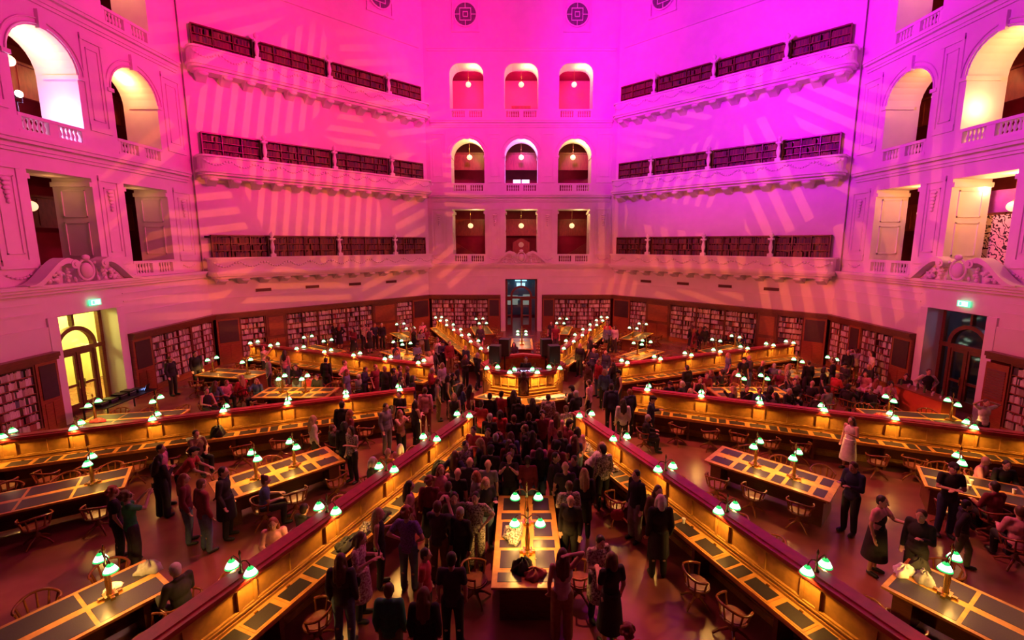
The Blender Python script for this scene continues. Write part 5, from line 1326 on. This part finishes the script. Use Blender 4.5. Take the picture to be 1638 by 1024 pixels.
for i, (x, y, z, rz, sx, sy, sz, c, lb, nm) in enumerate([(-.28, -9.3, .79, 80, .34, .2, .16, 'striped', 'black and white scarf heaped round the left lamp on front table', 'scarf'), (-.1, -10.35, .79, 20, .2, .16, .2, 'black', 'black bag on the near end of front table', 'bag'), (.1, -10.5, .79, 0, .22, .16, .12, 'maroon', 'mauve jacket at the near end of front table', 'jacket'),
      (-7.05, -10.35, .79, 20, .2, .16, .16, 'grey', 'grey hat and jacket on bottom left table', 'hat'), (-7.35, -10.8, .79, 60, .14, .1, .07, 'white', 'crumpled white cloth by the lamp on bottom left table', 'cloth'), (6.95, -10.45, .79, 20, .22, .14, .13, 'white', 'white jacket on bottom right table', 'jacket'), (7.15, -10.65, .79, 60, .2, .13, .16, 'grey', 'grey jacket heaped beside the white one on bottom right table', 'jacket'), (7.3, -10.35, .79, 0, .18, .13, .2, 'black', 'black backpack by the lamp on bottom right table', 'backpack'),
      (12.6, -2.7, .79, 0, .26, .15, .1, 'red', 'red and white clothes on nearer outer right table', 'clothes'), (12.9, -3.0, .79, 60, .2, .13, .08, 'navy', 'navy patterned clothes next to the red ones', 'clothes'), (-14.6, -3.1, .79, 0, .25, .15, .08, 'red', 'red and white papers heaped on nearer outer left table', 'papers')]):
    o = heap(30+i, sx, sy, sz, CC[c], nm); o.location = (x, y, z); o.rotation_euler = (0, 0, R(rz)); tag(o, lb, nm)
# papers and cups on the central desk
white_p = mat('paper', (.8, .77, .7), .7, noise=.05)
for i in range(14):
    fa = 225 if i % 2 else 270; u = .12+.76*random.random(); p = Vector(polar(2.35, fa)).lerp(Vector(polar(2.35, fa+45)), u)
    m = MB(); m.bx(-.11, .11, -.15, .15, 0, .006); o = m.build('paper_sheet', white_p); o.location = (p.x, p.y, 1.23+.001*i); o.rotation_euler = (0, 0, random.random()*3)
    tag(o, 'loose white paper on the central desk front, %s of the pilaster' % ('left' if fa == 225 else 'right'), 'paper', 'papers on the central desk %s' % ('left' if fa == 225 else 'right'))
def cup(x, y, z, lb, col=None):
    root = empty('drinking_cup', (x, y, z)); m = MB(); m.lathe([(.028, 0), (.04, .11)], n=10); m.build('cup_body', white_p, root); m = MB(); m.lathe([(.042, .105), (.042, .115), (.036, .118)], n=10); m.build('lid', white_p, root); tag(root, lb, 'cup', 'cups on the tables')
cup(*onspoke(292.5, 9.6, -.3), .823, 'white cup on bottom right radial desk between two lamps'); cup(11.3, -7.3, .786, 'white cup on the right table beside pale pink top'); cup(11.0, -7.55, .786, 'second cup beside the cap-wearing person on right table')
cup(11.9, -7.75, .786, 'cup on the right table near the seated red plaid jacket')
# bar counter
root = empty('bar_counter', (11.55, 1.05, 0)); root.location = (15.75, -.85, 0); root.rotation_euler = (0, 0, R(-86))
m = MB(); m.bx(-1.0, 1.0, -.3, .3, 0, 1.0); m.build('front_panel', mat('orange_laminate', (.62, .13, .03), .5, noise=.08), root)
m = MB(); m.bx(-1.06, 1.06, -.36, .36, 1.0, 1.05); m.build('counter_top', timber_red, root); tag(root, 'orange-fronted bar counter with glasses near the right door', 'bar counter')
bgl = mat('bottle_glass', (.10, .20, .08), .1, noise=.1); wgl = mat('glass_tumbler', (.7, .6, .6), .1, noise=.05)
for i in range(12):
    lx = -.92+.167*i; ly = .12 if i % 2 else -.1; c, s_ = math.cos(R(-86)), math.sin(R(-86)); x, y = 15.75+c*lx-s_*ly, -.85+s_*lx+c*ly
    m = MB()
    if i % 3: m.lathe([(.035, 0), (.04, .1)], n=8); o = m.build('tumbler', wgl); o.location = (x, y, 1.052); tag(o, 'short glass on the orange bar counter, number %s along' % ords[i], 'glass', 'glasses on the bar')
    else: m.lathe([(.04, 0), (.04, .18), (.014, .24), (.014, .3)], n=8); o = m.build('bottle', bgl); o.location = (x, y, 1.052); tag(o, 'dark bottle on the orange bar counter, number %s along' % ords[i], 'bottle', 'bottles on the bar')
# technicians' table by the left door
root = empty('equipment_table', (-16.0, -.6, 0)); m = MB(); m.bx(-.5, .5, -1.2, 1.2, .72, .76); m.build('table_board', black, root)
for x in (-.45, .45):
    for y in (-1.1, 1.1): m = MB(); m.bx(x-.02, x+.02, y-.02, y+.02, 0, .72); m.build('leg', black, root)
tag(root, 'black table with sound equipment in front of the yellow-lit door', 'table')
root = empty('laptop', (-15.8, .8, .762)); root.rotation_euler = (0, 0, R(-70)); root.location = (-15.9, .35, .762)
m = MB(); m.bx(-.18, .18, -.12, .12, 0, .02); m.build('base', black, root); m = MB(); m.hexa([(-.18, .12, .02), (.18, .12, .02), (.18, .14, .02), (-.18, .14, .02), (-.18, .2, .24), (.18, .2, .24), (.18, .22, .24), (-.18, .22, .24)]); sc_ = m.build('screen', black, root)
m = MB(); m.hexa([(-.17, .115, .03), (.17, .115, .03), (.17, .12, .03), (-.17, .12, .03), (-.17, .193, .23), (.17, .193, .23), (.17, .2, .23), (-.17, .2, .23)]); m.build('display', lm[0], sc_); tag(root, 'open laptop with blue glow on the equipment table', 'laptop')
for i in range(5):
    root = empty('flight_case', (-16.0, -1.5+.42*i, .762)); s_ = random.uniform(.12, .2); m = MB(); m.bx(-.2, .2, -.15, .15, 0, s_); m.build('case_body', black, root); m = MB(); m.bx(-.21, .21, -.16, .16, s_*.6, s_*.66); m.build('edge_strip', MATS['silver'], root)
    tag(root, 'dark equipment case on the table by left door, %s from near end' % ords[i], 'case', 'cases on the equipment table')
m = MB(); m.ell((0, 0, .06), (.05, .05, .05)); o = m.build('lit_ball', lm[0]); o.location = (-15.2, -2.2, .9); bpy.data.objects.remove(o)
# red shoulder bag on a chair back and a red clutch
m = MB(); m.ell((0, 0, 0), (.16, .07, .14), 14, 10); m.tube([(-.12, 0, .08), (-.08, 0, .3), (.08, 0, .3), (.12, 0, .08)], .012, 5); o = m.build('shoulder_bag', CC['red']); o.location = (2.1, -8.35, .62); tag(o, 'red bag hanging on a chair beside bottom right radial desk', 'bag')
for o in [o for o in bpy.data.objects if o.type == 'EMPTY' and not o.children]: bpy.data.objects.remove(o)

seen_labels = {}
for o in bpy.data.objects:
    if o.parent is None and o.get('label'): seen_labels.setdefault(o['label'], []).append(o)
